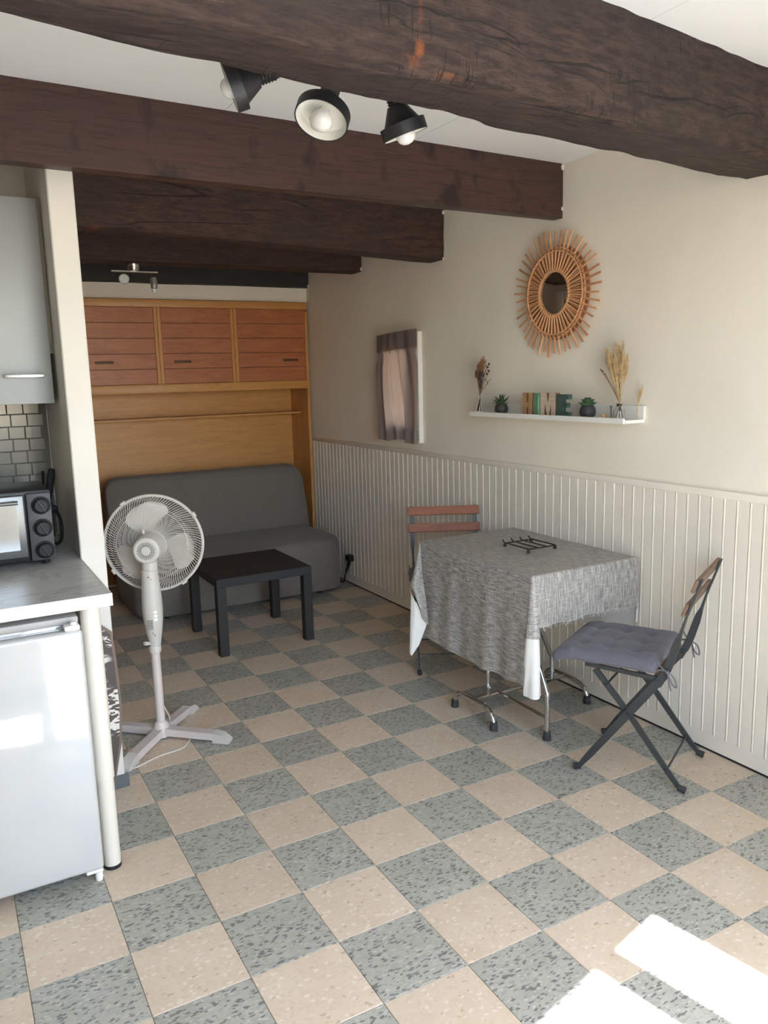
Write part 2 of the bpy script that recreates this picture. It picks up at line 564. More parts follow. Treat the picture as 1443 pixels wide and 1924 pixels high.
M_ceramic.base(M_ceramic.mix(_oi.outputs['Random'], lin((140, 137, 130)), lin((122, 119, 113)))).set(0.15)
M_ceramic = M_ceramic.m
M_oven = plain('black_oven_enamel', (44, 44, 45), 0.4, spec=0.3)
M_oven_panel = plain('dark_grey_oven_panel', (72, 72, 73), 0.45, spec=0.3)
M_oven_glass = plain('painted_reflection_glass', (196, 196, 192), 0.16, metal=0.7, var=0.05, vs=14)  # pale metallic colour paints in the bright reflection on the glass
M_oven_trim = plain('oven_steel', (112, 112, 111), 0.34, metal=0.7)
M_red = plain('red_mark', (170, 40, 45), 0.5)

M_rattan = wood('honey_rattan', (222, 172, 128), (206, 152, 108), (40, 40, 40), 0.55, 0.1)
M_rattan_dark = wood('brown_rattan', (196, 144, 104), (174, 122, 84), (40, 40, 40), 0.55, 0.1)
M_mirror = plain('mirror_glass', (214, 212, 205), 0.03, metal=1.0, var=0.0)
M_pot = plain('charcoal_pot', (50, 49, 51), 0.6)
M_green = plain('succulent_green', (74, 106, 72), 0.5, var=0.2, vs=40)
M_green_d = plain('aloe_green', (62, 84, 58), 0.5, var=0.2, vs=40)
M_glass = NT('clear_glass')
M_glass.base((1, 1, 1, 1)).set(0.02, **{'Transmission Weight': 1.0, 'IOR': 1.45})
M_glass = M_glass.m
def pane_mat():
    t = NT('window_glass')
    tr = t.new('ShaderNodeBsdfTransparent'); tr.inputs[0].default_value = (.95, .96, .95, 1)
    gl = t.new('ShaderNodeBsdfGlossy'); gl.inputs['Roughness'].default_value = .03
    mx = t.new('ShaderNodeMixShader'); mx.inputs[0].default_value = .07
    t.link(tr.outputs[0], mx.inputs[1]); t.link(gl.outputs[0], mx.inputs[2])
    t.link(mx.outputs[0], t.n['Material Output'].inputs['Surface'])
    return t.m
M_pane = pane_mat()
M_pampas = plain('straw_pampas', (198, 168, 122), 0.9, var=0.2, vs=60)
M_dry_dark = plain('dried_dark_bloom', (70, 58, 54), 0.9, var=0.2, vs=60)
M_dry_brown = plain('dried_brown_stem', (140, 104, 74), 0.9, var=0.2, vs=60)
M_orange = plain('orange_dried_bud', (216, 160, 92), 0.7)
M_letter_h = wood('raw_pine_letter', (176, 140, 102), (160, 124, 88), (30, 30, 10), 0.7, 0.1)
M_letter_o = plain('mint_green_letter', (112, 158, 128), 0.6, var=0.12, vs=30)
M_letter_m = wood('whitewashed_letter', (206, 190, 172), (178, 156, 134), (20, 20, 160), 0.7, 0.2, c3=(140, 110, 88))
M_letter_e = plain('dark_teal_letter', (66, 88, 80), 0.6, var=0.1, vs=30)
M_letter_side = wood('brown_letter_edge', (140, 100, 70), (120, 84, 58), (30, 30, 10), 0.7, 0.1)
M_spot_black = plain('matt_black_lamp', (40, 40, 41), 0.5)
M_spot_white = plain('white_reflector', (226, 225, 216), 0.5)
M_bulb = NT('opal_bulb')
M_bulb.base(lin((222, 222, 218))).set(0.15, **{'Subsurface Weight': 0.2})
M_bulb = M_bulb.m
M_iron = plain('black_wrought_iron', (44, 40, 40), 0.45, metal=0.3)

def curtain_mat():
    t = NT('grey_voile')
    n = t.noise(t.coord((500, 500, 500)), 1, 2)
    col = t.mix(t.ramp(n, 0.3, 0.7), lin((132, 136, 142)), lin((116, 119, 126)))
    t.base(col).set(0.95, spec=0.1)
    tr = t.new('ShaderNodeBsdfTranslucent')
    tr.inputs[0].default_value = lin((225, 190, 165))
    mx = t.new('ShaderNodeMixShader')
    mx.inputs[0].default_value = 0.5
    t.link(t.p.outputs[0], mx.inputs[1]); t.link(tr.outputs[0], mx.inputs[2])
    t.link(mx.outputs[0], t.n['Material Output'].inputs['Surface'])
    return t.m
M_curtain = curtain_mat()

def board_mat():
    t = NT('black_white_print')
    a = t.noise(t.coord((11, 11, 30)), 1, 3, 0.55, 2.4)
    b = t.noise(t.coord((5, 5, 5), loc=(2.3, 0, 1.1)), 1, 2, 0.5, 0.5)
    f = t.math('MULTIPLY', t.ramp(a, 0.49, 0.51), t.ramp(b, 0.38, 0.40))
    t.base(t.mix(f, lin((70, 60, 54)), lin((214, 208, 196)))).set(0.6)
    return t.m
M_board = board_mat()
M_board_edge = plain('brown_board_edge', (112, 92, 80), 0.6)

# ------------------------------------------------------------------ setting: floor
m = MB().box((-2.0, -3.4, -0.20), (2.35, 3.9, -0.0035))
floor = struct('floor', m, M_grout, 'checkered floor of cream and grey-green speckled vinyl tiles', 'floor')
T = 0.25
def tile_mesh(name, mat):
    g = 0.0006
    h = 0.0012
    mm = MB()
    a, b = g, T - g
    mm.poly([(a, a, -0.004), (b, a, -0.004), (b, b, -0.004), (a, b, -0.004),
             (a, a, -h), (b, a, -h), (b, b, -h), (a, b, -h),
             (a + h, a + h, 0), (b - h, a + h, 0), (b - h, b - h, 0), (a + h, b - h, 0)],
            [(0, 1, 5, 4), (1, 2, 6, 5), (2, 3, 7, 6), (3, 0, 4, 7), (4, 5, 9, 8), (5, 6, 10, 9), (6, 7, 11, 10), (7, 4, 8, 11), (8, 9, 10, 11)])
    me = bpy.data.meshes.new(name)
    mm.bm.to_mesh(me); mm.bm.free()
    me.materials.append(mat)
    return me
tl, td = tile_mesh('cream_tile', M_tile_l), tile_mesh('grey_tile', M_tile_d)
rest = {True: MB(), False: MB()}
for j in range(-8, 8):
    for i in range(-15, 13):
        x0, y0 = j * T, -(i + 1) * T
        dark = (i + j) % 2 == 0
        if -0.76 < x0 and -1.6 < y0 < 2.95:
            share('tile', td if dark else tl, floor, (x0, y0, random.uniform(-0.0004, 0.0)))
        else:
            b = bmesh.new(); b.from_mesh(td if dark else tl)
            rest[dark].merge(b, Matrix.Translation((x0, y0, 0)))
for dk in (True, False):
    o = obj('outlying_tile', rest[dk], M_tile_d if dk else M_tile_l, floor, sharp=None)
    o['kind'] = 'stuff'

# ------------------------------------------------------------------ setting: walls
WX = 2.012
def ceil_z(x):
    return 2.458 - 0.0165 * (x + 0.27)
# right wall with a small window opening
wy0, wy1, wz0, wz1 = 1.69, 1.98, 1.19, 1.665
m = MB()
m.box((WX, -2.6, -0.2), (WX + 0.3, wy0, 2.6))
m.box((WX, wy1, -0.2), (WX + 0.3, 3.9, 2.6))
m.box((WX, wy0, -0.2), (WX + 0.3, wy1, wz0))
m.box((WX, wy0, wz1), (WX + 0.3, wy1, 2.6))
struct('wall_right', m, M_wall, 'cream painted plaster wall above the grooved wainscot', 'wall')
m = MB().box((-0.07, 3.55, -0.2), (WX, 3.85, 2.6))
struct('wall_back', m, M_wall, 'back wall hidden behind the wooden wall unit', 'wall')
m = MB().box((0.0, 3.235, 2.072), (WX, 3.56, 2.5))
struct('wall_upper', m, M_wall, 'shaded wall strip between wall unit top and blackened beam', 'wall')
m = MB().box((-0.155, 0.43, -0.2), (-0.07, 3.56, 2.5), 0.004, 1)
pw = struct('wall_middle', m, M_pillar, 'cream end of the partition wall beside the kitchen', 'wall')
m = MB().box((-0.16, 0.424, 0.0), (-0.055, 0.43, 0.052), 0.0015, 1)
struct('baseboard_middle', m, plain('grey_skirting', (92, 96, 98), 0.5), 'dark grey skirting at the foot of the partition end', 'skirting')
m = MB().box((-1.9, 1.0, -0.2), (-0.155, 1.2, 2.6))
wk = struct('wall_kitchen', m, M_wall, 'shaded kitchen wall behind the oven', 'wall')
m = MB().box((-2.0, -3.4, -0.2), (-1.75, 1.2, 2.6))
struct('wall_left', m, M_kitchen, 'kitchen side wall out of view', 'wall')
# wooden door on the living room side of the partition (the round mirror shows it)
m = MB().box((-.068, 1.72, .004), (-.040, 2.56, 2.06), .003, 1)
d2 = struct('door_2', m, M_door2, 'brown wooden door in the partition, seen only in the round mirror', 'door')
m = MB().box((-.0695, 1.64, .0), (-.030, 1.718, 2.14), .003, 1).box((-.0695, 2.562, .0), (-.030, 2.64, 2.14), .003, 1).box((-.0695, 1.718, 2.062), (-.030, 2.562, 2.14), .003, 1)
obj('door_frame', m, M_white, d2)
for za, zb in ((.15, .95), (1.1, 1.95)):
    obj('door_panel', MB().box((-.041, 1.84, za), (-.034, 2.44, zb), .003, 1), M_door2, d2)
# splash tiles on the kitchen wall
mt = MB().box((0.0015, -0.006, 0.0015), (0.0585, 0, 0.0475), 0.0012, 1)
sp_mesh = bpy.data.meshes.new('splash_tile'); mt.bm.to_mesh(sp_mesh); mt.bm.free(); sp_mesh.materials.append(M_ceramic)
for r in range(11):
    for c in range(10):
        off = 0.02 * (r % 3)
        x0 = -0.185 - 0.06 * (c + 1) + (0.012 if r % 2 else 0)
        share('splash_tile', sp_mesh, wk, (x0, 0.998 - random.choice([0, 0, .002, .004]), 0.905 + 0.049 * r))

obj('tile_bed', MB().box((-.80, .997, .898), (-.158, 1.0, 1.446)), M_bed, wk)
# rear wall (turned 14 degrees) with the glazed doorway the daylight comes through
RA = math.atan(0.25)
RM = Matrix.Translation((0, -2.75, 0)) @ Matrix.Rotation(RA, 4, 'Z')
k = math.cos(RA)
def rx(x): return x / k
m = MB()
m.box((rx(-2.1), -0.12, -0.2), (rx(-0.70), 0, 2.6), M=RM)
m.box((rx(1.304), -0.12, -0.2), (rx(2.35), 0, 2.6), M=RM)
m.box((rx(-0.70), -0.12, 2.235), (rx(1.304), 0, 2.6), M=RM)
struct('wall_rear', m, M_wall, 'rear wall with the wide doorway behind the viewer', 'wall')
m = MB()
for a, b in ((1.014, 1.11), (0.077, 0.18)):
    m.box((rx(a), -0.10, 0), (rx(b), -0.05, 2.234), M=RM)
m.box((rx(-0.70), -0.10, 0), (rx(0.077), -0.05, 1.15), M=RM)
struct('door_1', m, M_white, 'white door stiles in the doorway behind the viewer', 'door')
m = MB().box((-9, -14, -0.30), (11, -2.0, -0.21))  # unseen pale ground added to bounce daylight into the room
struct('bounce_ground', m, M_bounce_ground, 'added pale ground bouncing daylight through the doorway', 'bounce_ground')
m = MB().box((3.6, -1, -0.3), (3.8, 5, 2.3))  # unseen wall added to hold back sky light behind the curtain
struct('wall_sky_shade', m, M_ext, 'added unseen wall shading the sky outside the small window', 'wall')

# ceiling of plasterboard panels
m = MB()
def ceil_slab(mm, xa, xb, ya, yb, z0, z1):
    ya, yc = -2.80 + .25 * xa, -2.80 + .25 * xb      # ends on the turned rear wall
    mm.poly([(xa, ya, ceil_z(xa) + z0), (xb, yc, ceil_z(xb) + z0), (xb, yb, ceil_z(xb) + z0), (xa, yb, ceil_z(xa) + z0),
             (xa, ya, ceil_z(xa) + z1), (xb, yc, ceil_z(xb) + z1), (xb, yb, ceil_z(xb) + z1), (xa, yb, ceil_z(xa) + z1)],
            [(3, 2, 1, 0), (4, 5, 6, 7), (0, 1, 5, 4), (1, 2, 6, 5), (2, 3, 7, 6), (3, 0, 4, 7)])
ceil_slab(m, -2.0, 2.35, -3.5, 3.9, 0.012, 0.16)
ceiling = struct('ceiling', m, M_ceil, 'white plasterboard ceiling between the dark beams', 'ceiling')
for xa, xb in ((-2.0, -0.751), (-0.749, 0.449), (0.451, 1.2305), (1.2325, 2.35)):
    mm = MB(); ceil_slab(mm, xa, xb, -3.5, 3.9, 0.0, 0.012)
    obj('ceiling_panel', mm, M_ceil, ceiling)

# wainscot: grooved boards, each its own piece
m = MB()
m.box((2.0065, -2.25, 0.008), (WX + 0.001, 3.545, 1.05))
wains = struct('wainscot', m, M_wains, 'cream beadboard wainscot with narrow vertical boards', 'wainscot')
pit = 0.0565
mm = MB()
prof = [(0.0, 0), (0.0, 0.0010), (0.0016, 0.0030), (0.0032, 0.0080), (0.0060, 0.0092), (0.0088, 0.0080), (0.0104, 0.0030), (0.0120, 0.0010), (0.0130, 0.0065), (pit - 0.0008, 0.0065), (pit, 0.0010), (pit, 0)]
mm.poly([(-d, y, 0.07) for y, d in prof] + [(-d, y, 1.02) for y, d in prof],
        [(i, i + 1, len(prof) + i + 1, len(prof) + i) for i in range(len(prof) - 1)] + [tuple(range(len(prof)))[::-1], tuple(range(len(prof), 2 * len(prof)))])
bmesh.ops.recalc_face_normals(mm.bm, faces=list(mm.bm.faces))
bd_mesh = bpy.data.meshes.new('board'); mm.bm.to_mesh(bd_mesh); mm.bm.free(); bd_mesh.materials.append(M_wains)
yb = -2.2
while yb < 3.54:
    share('board', bd_mesh, wains, (2.0066, yb, 0))
    yb += pit
mm = MB().box((2.0, -2.25, 0.008), (2.0068, 3.545, 0.0705))
obj('bottom_rail', mm, M_wains, wains)
mm = MB().box((1.996, -2.25, 1.02), (WX, 3.545, 1.05), 0.004, 2)
obj('cap_rail', mm, M_wains, wains)
m = MB().box((2.003, -2.25, 0.0), (WX + .001, 3.545, 0.0085))  # dark strip paints the shade of the open gap; no skirting here
struct('wainscot_gap_shade', m, M_gap_shade, 'dark strip standing for the shade in the gap under the wainscot', 'skirting')

# beams
def beam(name, label, edges, mat, nx=160, amp=0.006, x0=-1.75, x1=WX, group=None, freq=9.0, chip=0.0):
    """edges(x) -> (yf_top, yf_bot, yb_bot, yb_top, z_bot_f, z_bot_b); faces displaced by hewing marks"""
    mm = MB()
    rows = []
    for i in range(nx + 1):
        x = x0 + (x1 - x0) * i / nx
        yft, yfb, ybb, ybt, zf, zb = edges(x)
        zt = 2.62
        P = []
        for k in range(9): P.append((yft + (yfb - yft) * k / 8, zt + (zf - zt) * k / 8))
        for k in range(1, 7): P.append((yfb + (ybb - yfb) * k / 6, zf + (zb - zf) * k / 6))
        for k in range(1, 6): P.append((ybb + (ybt - ybb) * k / 5, zb + (zt - zb) * k / 5))
        ring = []
        for q, (y, z) in enumerate(P):
            v = Vector((x * freq * 0.5, y * freq, z * freq))
            n1 = noise.noise(v) * amp + noise.noise(v * 3.1 + Vector((5, 1, 2))) * amp * 0.5 + noise.noise(Vector((x * 14, y * 60, z * 60))) * amp * 0.35
            n2 = noise.noise(v * 0.8 + Vector((9, 3, 7))) * amp
            if q in (8, 14):   # corners are a little worn
                y += (0.006 if q == 8 else -0.006) * (amp / 0.006)
                z += 0.005 * (amp / 0.006) + max(0, noise.noise(Vector((x * 4, 3.3, q)))) * chip
            ring.append(mm.bm.verts.new((x, y + n1, z + n2)))
        rows.append(ring)
    n = len(rows[0])
    for i in range(nx):
        for k in range(n):
            mm.bm.faces.new([rows[i][k], rows[i][(k + 1) % n], rows[i + 1][(k + 1) % n], rows[i + 1][k]])
    mm.bm.faces.new(rows[0][::-1]); mm.bm.faces.new(rows[-1])
    o = struct(name, mm, mat, label, 'beam', sharp=45)
    if group: o['group'] = group
    return o
def lerp_tab(tab, x):
    if x <= tab[0][0]:
        a, b = tab[0], tab[1]
    elif x >= tab[-1][0]:
        a, b = tab[-2], tab[-1]
    else:
        for a, b in zip(tab, tab[1:]):
            if a[0] <= x <= b[0]:
                break
    return a[1] + (b[1] - a[1]) * (x - a[0]) / (b[0] - a[0])
BK = [(-1.75, -0.96), (-0.381, -0.852), (-0.195, -0.826), (0.033, -0.799), (0.343, -0.752), (0.622, -0.720), (0.926, -0.668), (1.374, -0.612), (1.983, -0.541), (2.3, -0.50)]
FR = [(-1.75, -1.02), (0.0, -0.985), (0.436, -0.948), (0.625, -0.938), (1.104, -0.882), (1.674, -0.815), (2.3, -0.74)]
FT = [(-1.75, -1.00), (0.3, -0.93), (0.933, -0.863), (1.217, -0.821), (1.872, -0.74), (2.3, -0.69)]
beam('ceiling_beam', 'massive rough-hewn dark oak beam nearest the viewer, crossing the top',
     lambda x: (lerp_tab(FT, x) - 0.01, lerp_tab(FR, x), lerp_tab(BK, x), lerp_tab(BK, x) + 0.02, 2.15, 2.15), M_beam_hewn, 420, 0.009, x1=WX + .01, chip=0.03)
beam('ceiling_beam', 'smooth red-brown varnished beam with knots above the partition end',
     lambda x: (0.372, 0.370, 0.437, 0.437, lerp_tab([(-.292, 2.207), (2.0, 2.188)], x), lerp_tab([(-.292, 2.207), (2.0, 2.188)], x)), M_beam_red, 120, 0.0012, x1=WX - .001)
beam('ceiling_beam', 'rough brown hewn beam with chipped lower edge behind the smooth one',
     lambda x: (1.33, 1.34, 1.50, 1.51, lerp_tab([(-.07, 2.20), (.08, 2.192), (2.0, 2.135)], x), lerp_tab([(-.07, 2.20), (2.0, 2.135)], x)), M_beam_mid, 200, 0.006, x0=-.075, chip=0.012)
beam('ceiling_beam', 'short dark brown beam with the small chrome spotlight beneath',
     lambda x: (2.32, 2.32, 2.50, 2.50, 2.19, 2.19), M_beam_mid, 140, 0.004, x0=-.075)
beam('ceiling_beam', 'blackened beam right above the wall unit',
     lambda x: (3.18, 3.18, 3.30, 3.30, 2.175, 2.175), M_beam_black, 120, 0.004, x0=-.075)

_bm = [o for o in COL.objects if o.name.startswith('ceiling_beam')]
for _b, spots_ in ((1, ((.366, 2.405, .012), (.366, 2.228, .008))), (2, ((1.334, 2.385, .012), (1.336, 2.14, .007))), (3, ((2.316, 2.205, .010),)), (4, ((3.176, 2.185, .009),))):
    for (y_, z_, r_) in spots_:
        obj('filler_dab', MB().sphere((2.006, y_ + .002, z_), r_ * .75, 10, 8, (1.0, .45, 1.5)), M_wall, _bm[_b])
# small window behind the curtain
m = MB()
fx0 = 1.982
oy0, oy1, oz0, oz1 = 1.585, 2.09, 1.098, 1.762
m.box((fx0, oy0, oz0), (WX + .0005, wy0 + 0.012, oz1), 0.003, 1)
m.box((fx0, wy1 - 0.012, oz0), (WX + .0005, oy1, oz1), 0.003, 1)
m.box((fx0, wy0 + 0.012, oz0), (WX + .0005, wy1 - 0.012, wz0 + 0.012), 0.003, 1)
m.box((fx0, wy0 + 0.012, wz1 - 0.012), (WX + .0005, wy1 - 0.012, oz1), 0.003, 1)
win = struct('window_1', m, M_white, 'small white framed window behind the grey curtain', 'window')
m = MB().box((2.05, wy0 + .001, wz0 + .001), (2.056, wy1 - .001, wz1 - .001))
obj('pane', m, M_pane, win)
m = MB()
m.box((2.04, wy0, (wz0 + wz1) / 2 - .012), (2.066, wy1, (wz0 + wz1) / 2 + .012))
obj('glazing_bar', m, M_white, win)
m = MB()
for zz in (1.118, 1.14, 1.166):
    m.box((1.972, 1.60, zz), (1.983, 1.68, zz + 0.007), 0.002, 1)
m.tube([(1.976, 1.64, 1.115), (1.976, 1.64, 1.175)], 0.005, 8)
obj('window_catch', m, M_oven_trim, win)

# ------------------------------------------------------------------ curtain
ct = thing('curtain', 'grey voile curtain with gathered header over the small window', 'curtain', (1.955, 1.8, 1.10))
def cur(u, v):
    y = 2.035 - u * 0.475
    z = 1.775 - v * 0.67 + (-0.018 * (1 - u) if v < .3 else 0) - 0.012 * math.sin(u * 9) * v
    amp = 0.006 + 0.012 * v
    pinch = 1.0
    if v > 0.16:
        pinch = 1 - 0.10 * math.exp(-((v - 0.2) / 0.06) ** 2)
    else:
        amp = 0.003
    y = 1.80 + (y - 1.80) * pinch + 0.012 * math.sin(v * 5 + u * 2) * v
    x = 1.958 - amp * math.sin(u * 30 + 2.2 * math.sin(v * 2.4 + u * 3)) - 0.016 * math.sin(u * PI) * (1 if v < .16 else 0.3)
    return (x, y, z)
m = MB().grid(cur, 90, 50)
obj('drape', m, M_curtain, ct, recalc=False)
m = MB().grid(lambda u, v: (cur(u, v * 0.155)[0] - 0.004, cur(u, v * 0.155)[1], cur(u, v * 0.155)[2]), 60, 8)
obj('header', m, M_curtain, ct, recalc=False)
m = MB().tube([(1.966, 1.60, 1.72), (1.966, 2.02, 1.705)], 0.005, 8)
m.tube([(1.966, 1.62, 1.72), (1.984, 1.62, 1.72)], 0.004, 6)
m.tube([(1.966, 2.0, 1.706), (1.984, 2.0, 1.706)], 0.004, 6)
obj('curtain_rod', m, M_white, ct)

# ------------------------------------------------------------------ wall unit
cx0, cx1, cy0, cy1 = 0.30, 1.992, 3.19, 3.545
cu = thing('wall_unit', 'oak wall unit with three red-brown plank doors and open niche', 'cabinet', ((cx0 + cx1) / 2, 3.3, 0))
for xa, xb in ((cx0, cx0 + 0.022), (cx1 - 0.022, cx1)):
    obj('side_panel', MB().box((xa, cy0, 0.0), (xb, cy1, 2.0), 0.003, 1), M_wood_light_v, cu)
obj('top_rail', MB().box((cx0, cy0 - .004, 2.012), (cx1, cy1, 2.066), 0.006, 2), M_wood_light, cu)
obj('bottom_rail', MB().box((cx0, cy0 - .006, 1.425), (cx1, cy0 + 0.03, 1.488), 0.006, 2).box((cx0 + .03, cy0 - .010, 1.432), (cx1, cy0 - .004, 1.440)), M_wood_light, cu)
obj('back_panel', MB().box((cx0 + .022, 3.525, 0.02), (cx1 - .022, 3.54, 2.012)), M_wood_light, cu)
obj('cupboard_floor', MB().box((cx0 + .022, cy0 + .03, 1.45), (cx1 - .022, 3.525, 1.47)), M_wood_light, cu)
obj('niche_shelf', MB().box((cx0 + .022, 3.33, 1.232), (cx1 - .022, 3.525, 1.247), 0.002, 1), M_wood_light, cu)
for xa in (0.857, 1.405):
    mm = MB().box((xa - 0.022, cy0 - .002, 1.488), (xa - 0.002, cy0 + .02, 2.012), 0.003, 1).box((xa + .002, cy0 - .006, 1.488), (xa + .026, cy0 + .02, 2.012), 0.003, 1).box((xa - .003, cy0 + .004, 1.488), (xa + .003, cy0 + .02, 2.012))
    obj('divider', mm, M_wood_light_v, cu)
for xa, xb, hx in ((0.322, 0.836, 0.485), (0.884, 1.384, 1.02), (1.432, 1.970, 1.845)):
    d = obj('door', MB().box((xa, cy0 + .014, 1.488), (xb, cy0 + .024, 2.012)), M_handle, cu)
    ph = (2.012 - 1.488) / 5
    for q in range(5):
        obj('plank', MB().box((xa + .001, cy0 + .004, 1.488 + q * ph + .0015), (xb - .001, cy0 + .016, 1.488 + (q + 1) * ph - .0015), 0.0015, 1), M_wood_red, d)
    mm = MB().box((hx - .06, cy0 - .003, 1.632), (hx + .06, cy0 + .005, 1.650), 0.003, 2).box((hx - .05, cy0 - .006, 1.632), (hx + .05, cy0 + .004, 1.637))
    obj('handle', mm, M_handle, d)

# ------------------------------------------------------------------ sofa
sf = thing('sofa', 'charcoal grey armless sofa in a fitted cover under the wall unit', 'sofa', (1.14, 2.85, 0))
def rounded_block(lo, hi, r, seg=5):
    return MB().box(lo, hi, r, seg)
def seat_fn():
    x0, x1, y0, y1 = 0.43, 1.865, 2.42, 3.20
    mm = MB()
    # outline with rounded corners, walls hanging to the floor
    def ring(z, inset, rr):
        pts = []
        for cxx, cyy, a0 in ((x1 - rr, y0 + rr, -PI / 2), (x1 - rr, y1 - rr, 0), (x0 + rr, y1 - rr, PI / 2), (x0 + rr, y0 + rr, PI)):
            for k in range(9):
                a = a0 + k * PI / 16
                pts.append((cxx + (rr - inset) * math.cos(a), cyy + (rr - inset) * math.sin(a), z))
        # densify long sides
        out = []
        for a, b in zip(pts, pts[1:] + pts[:1]):
            L = math.dist(a, b); n = max(1, int(L / 0.05))
            for q in range(n):
                t = q / n
                out.append(tuple(a[w] + (b[w] - a[w]) * t for w in range(3)))
        return out
    rows = []
    spec = [(0.035, 0.012), (0.045, 0.0), (0.15, -0.004), (0.27, -0.004), (0.345, 0.0), (0.376, 0.008), (0.394, 0.024), (0.402, 0.06)]
    for z, ins in spec:
        R = ring(z, ins, 0.13)
        rr = []
        for (x, y, zz) in R:
            w = noise.noise(Vector((x * 3, y * 3, zz * 4))) * 0.006
            rr.append(mm.bm.verts.new((x + w, y + w, zz + (0.012 * noise.noise(Vector((x * 5, 1, 0))) if zz < 0.05 else 0))))
        rows.append(rr)
    for A, B in zip(rows, rows[1:]):
        for k2 in range(len(A)):
            mm.bm.faces.new([A[k2], A[(k2 + 1) % len(A)], B[(k2 + 1) % len(A)], B[k2]])
    mm.bm.faces.new(rows[-1]); mm.bm.faces.new(rows[0][::-1])
    return mm
obj('seat', seat_fn(), M_sofa, sf, sharp=60)
def back_fn(u, v):
    # closed section in (y,z), u around, v along x
    sec = [(3.03, 0.36), (3.045, 0.42), (3.10, 0.56), (3.155, 0.70), (3.19, 0.80), (3.215, 0.835), (3.25, 0.848), (3.30, 0.848), (3.335, 0.82), (3.345, 0.75), (3.30, 0.36)]
    t = u * (len(sec) - 1); i = min(int(t), len(sec) - 2); f = t - i
    y = sec[i][0] + (sec[i + 1][0] - sec[i][0]) * f
    z = sec[i][1] + (sec[i + 1][1] - sec[i][1]) * f
    x0, x1 = 0.42, 1.90
    e = min(v, 1 - v) * (x1 - x0)
    rr = 0.10
    if e < rr:
        s = math.sqrt(max(0, 1 - (1 - e / rr) ** 2))
        z = 0.36 + (z - 0.36) * (1 - 0.13 * (1 - s) * (1.6 if z > .6 else 0.2))
        y = 3.19 + (y - 3.19) * (0.55 + 0.45 * s)
    x = x0 + (x1 - x0) * v
    y += 0.004 * noise.noise(Vector((x * 4, y * 5, z * 5)))
    return (x, y, z)
mm = MB()
def vmap(v): return v
mm.grid(lambda u, v: back_fn(u, 0.5 - 0.5 * math.cos(v * PI)), 40, 60)
for vv in (0, 1):
    vs = [mm.bm.verts.new(back_fn(q / 40, vv)) for q in range(41)]
    mm.bm.faces.new(vs)
bmesh.ops.remove_doubles(mm.bm, verts=list(mm.bm.verts), dist=0.0005)
obj('backrest', mm, M_sofa, sf, sharp=60)
for xx in (0.62, 1.70):
    for yy in (2.52, 3.0):
        obj('foot', MB().lathe([(0.02, 0.0), (0.024, 0.045)], 12, M=Matrix.Translation((xx, yy, 0))), M_black, sf)

# ------------------------------------------------------------------ coffee table
tx0, tx1, ty0, ty1 = 0.682, 1.245, 1.60, 2.17
lt = thing('coffee_table', 'low black square coffee table in front of the sofa', 'table', ((tx0 + tx1) / 2, (ty0 + ty1) / 2, 0))
obj('tabletop', MB().box((tx0, ty0, 0.392), (tx1, ty1, 0.44), 0.002, 1), M_lack, lt)
for xa in (tx0, tx1 - 0.052):
    for ya in (ty0, ty1 - 0.052):
        obj('leg', MB().box((xa, ya, 0), (xa + .052, ya + .052, 0.3915), 0.002, 1), M_lack_leg, lt)

# ------------------------------------------------------------------ pedestal fan (seen from behind)
PX, PY, AZ = 0.155, 0.785, 0.832
fd = Vector((0.42, 0.907, 0.0)).normalized()
fn = thing('pedestal_fan', 'white pedestal fan on a cross foot beside the partition', 'fan', (PX, PY, 0))
FM = axis_mat((PX + .010, PY, AZ), fd)           # local +Z = blowing direction
# choose local frame with Y up
zax = fd; yax = Vector((0, 0, 1)); xax = yax.cross(zax)
FM = Matrix((xax, yax, zax)).transposed().to_4x4(); FM.translation = Vector((PX + .008, PY, AZ))
CZ = 0.095                                       # cage plane in front of the pole axis
CR = 0.205
obj('cage_rim', MB().tube([FM @ Vector((CR * math.cos(a), CR * math.sin(a), CZ)) for a in [2 * PI * q / 72 for q in range(72)]], 0.0065, 8, closed=True), M_fan, fn)
def guard(zc, zrim, swirl, n, r0):
    mm = MB()
    for q in range(n):
        a0 = 2 * PI * q / n
        pts = []
        for s in range(9):
            t = s / 8
            r = r0 + (CR - r0) * t
            z = zc + (zrim - zc) * (t ** 2.6)
            a = a0 - swirl * t
            pts.append(FM @ Vector((r * math.cos(a), r * math.sin(a), z)))
        mm.tube(pts, 0.0011, 4, cap=False)
    for r in (r0, r0 + (CR - r0) * 0.6):
        t = (r - r0) / (CR - r0)
        z = zc + (zrim - zc) * (t ** 2.6)
        mm.tube([FM @ Vector((r * math.cos(a), r * math.sin(a), z)) for a in [2 * PI * w / 60 for w in range(60)]], 0.0014, 4, closed=True)
    return mm
o = obj('rear_guard', guard(0.045, CZ - .004, -0.5, 104, 0.062), M_fan, fn); o['kind'] = 'stuff'
o = obj('front_guard', guard(0.155, CZ + .004, -0.5, 104, 0.045), M_fan, fn); o['kind'] = 'stuff'
obj('front_badge', MB().lathe([(0.0, 0.166), (0.04, 0.163), (0.048, 0.152), (0.0, 0.150)], 24, M=FM), M_fan, fn)
for q in range(4):
    a = PI / 4 + q * PI / 2 + .2
    obj('clip', MB().box((-0.012, -0.004, -0.012), (0.012, 0.009, 0.012), 0.003, 1, M=FM @ Matrix.Rotation(a - PI / 2, 4, 'Z') @ Matrix.Translation((0, CR + .003, CZ))), M_fan, fn)
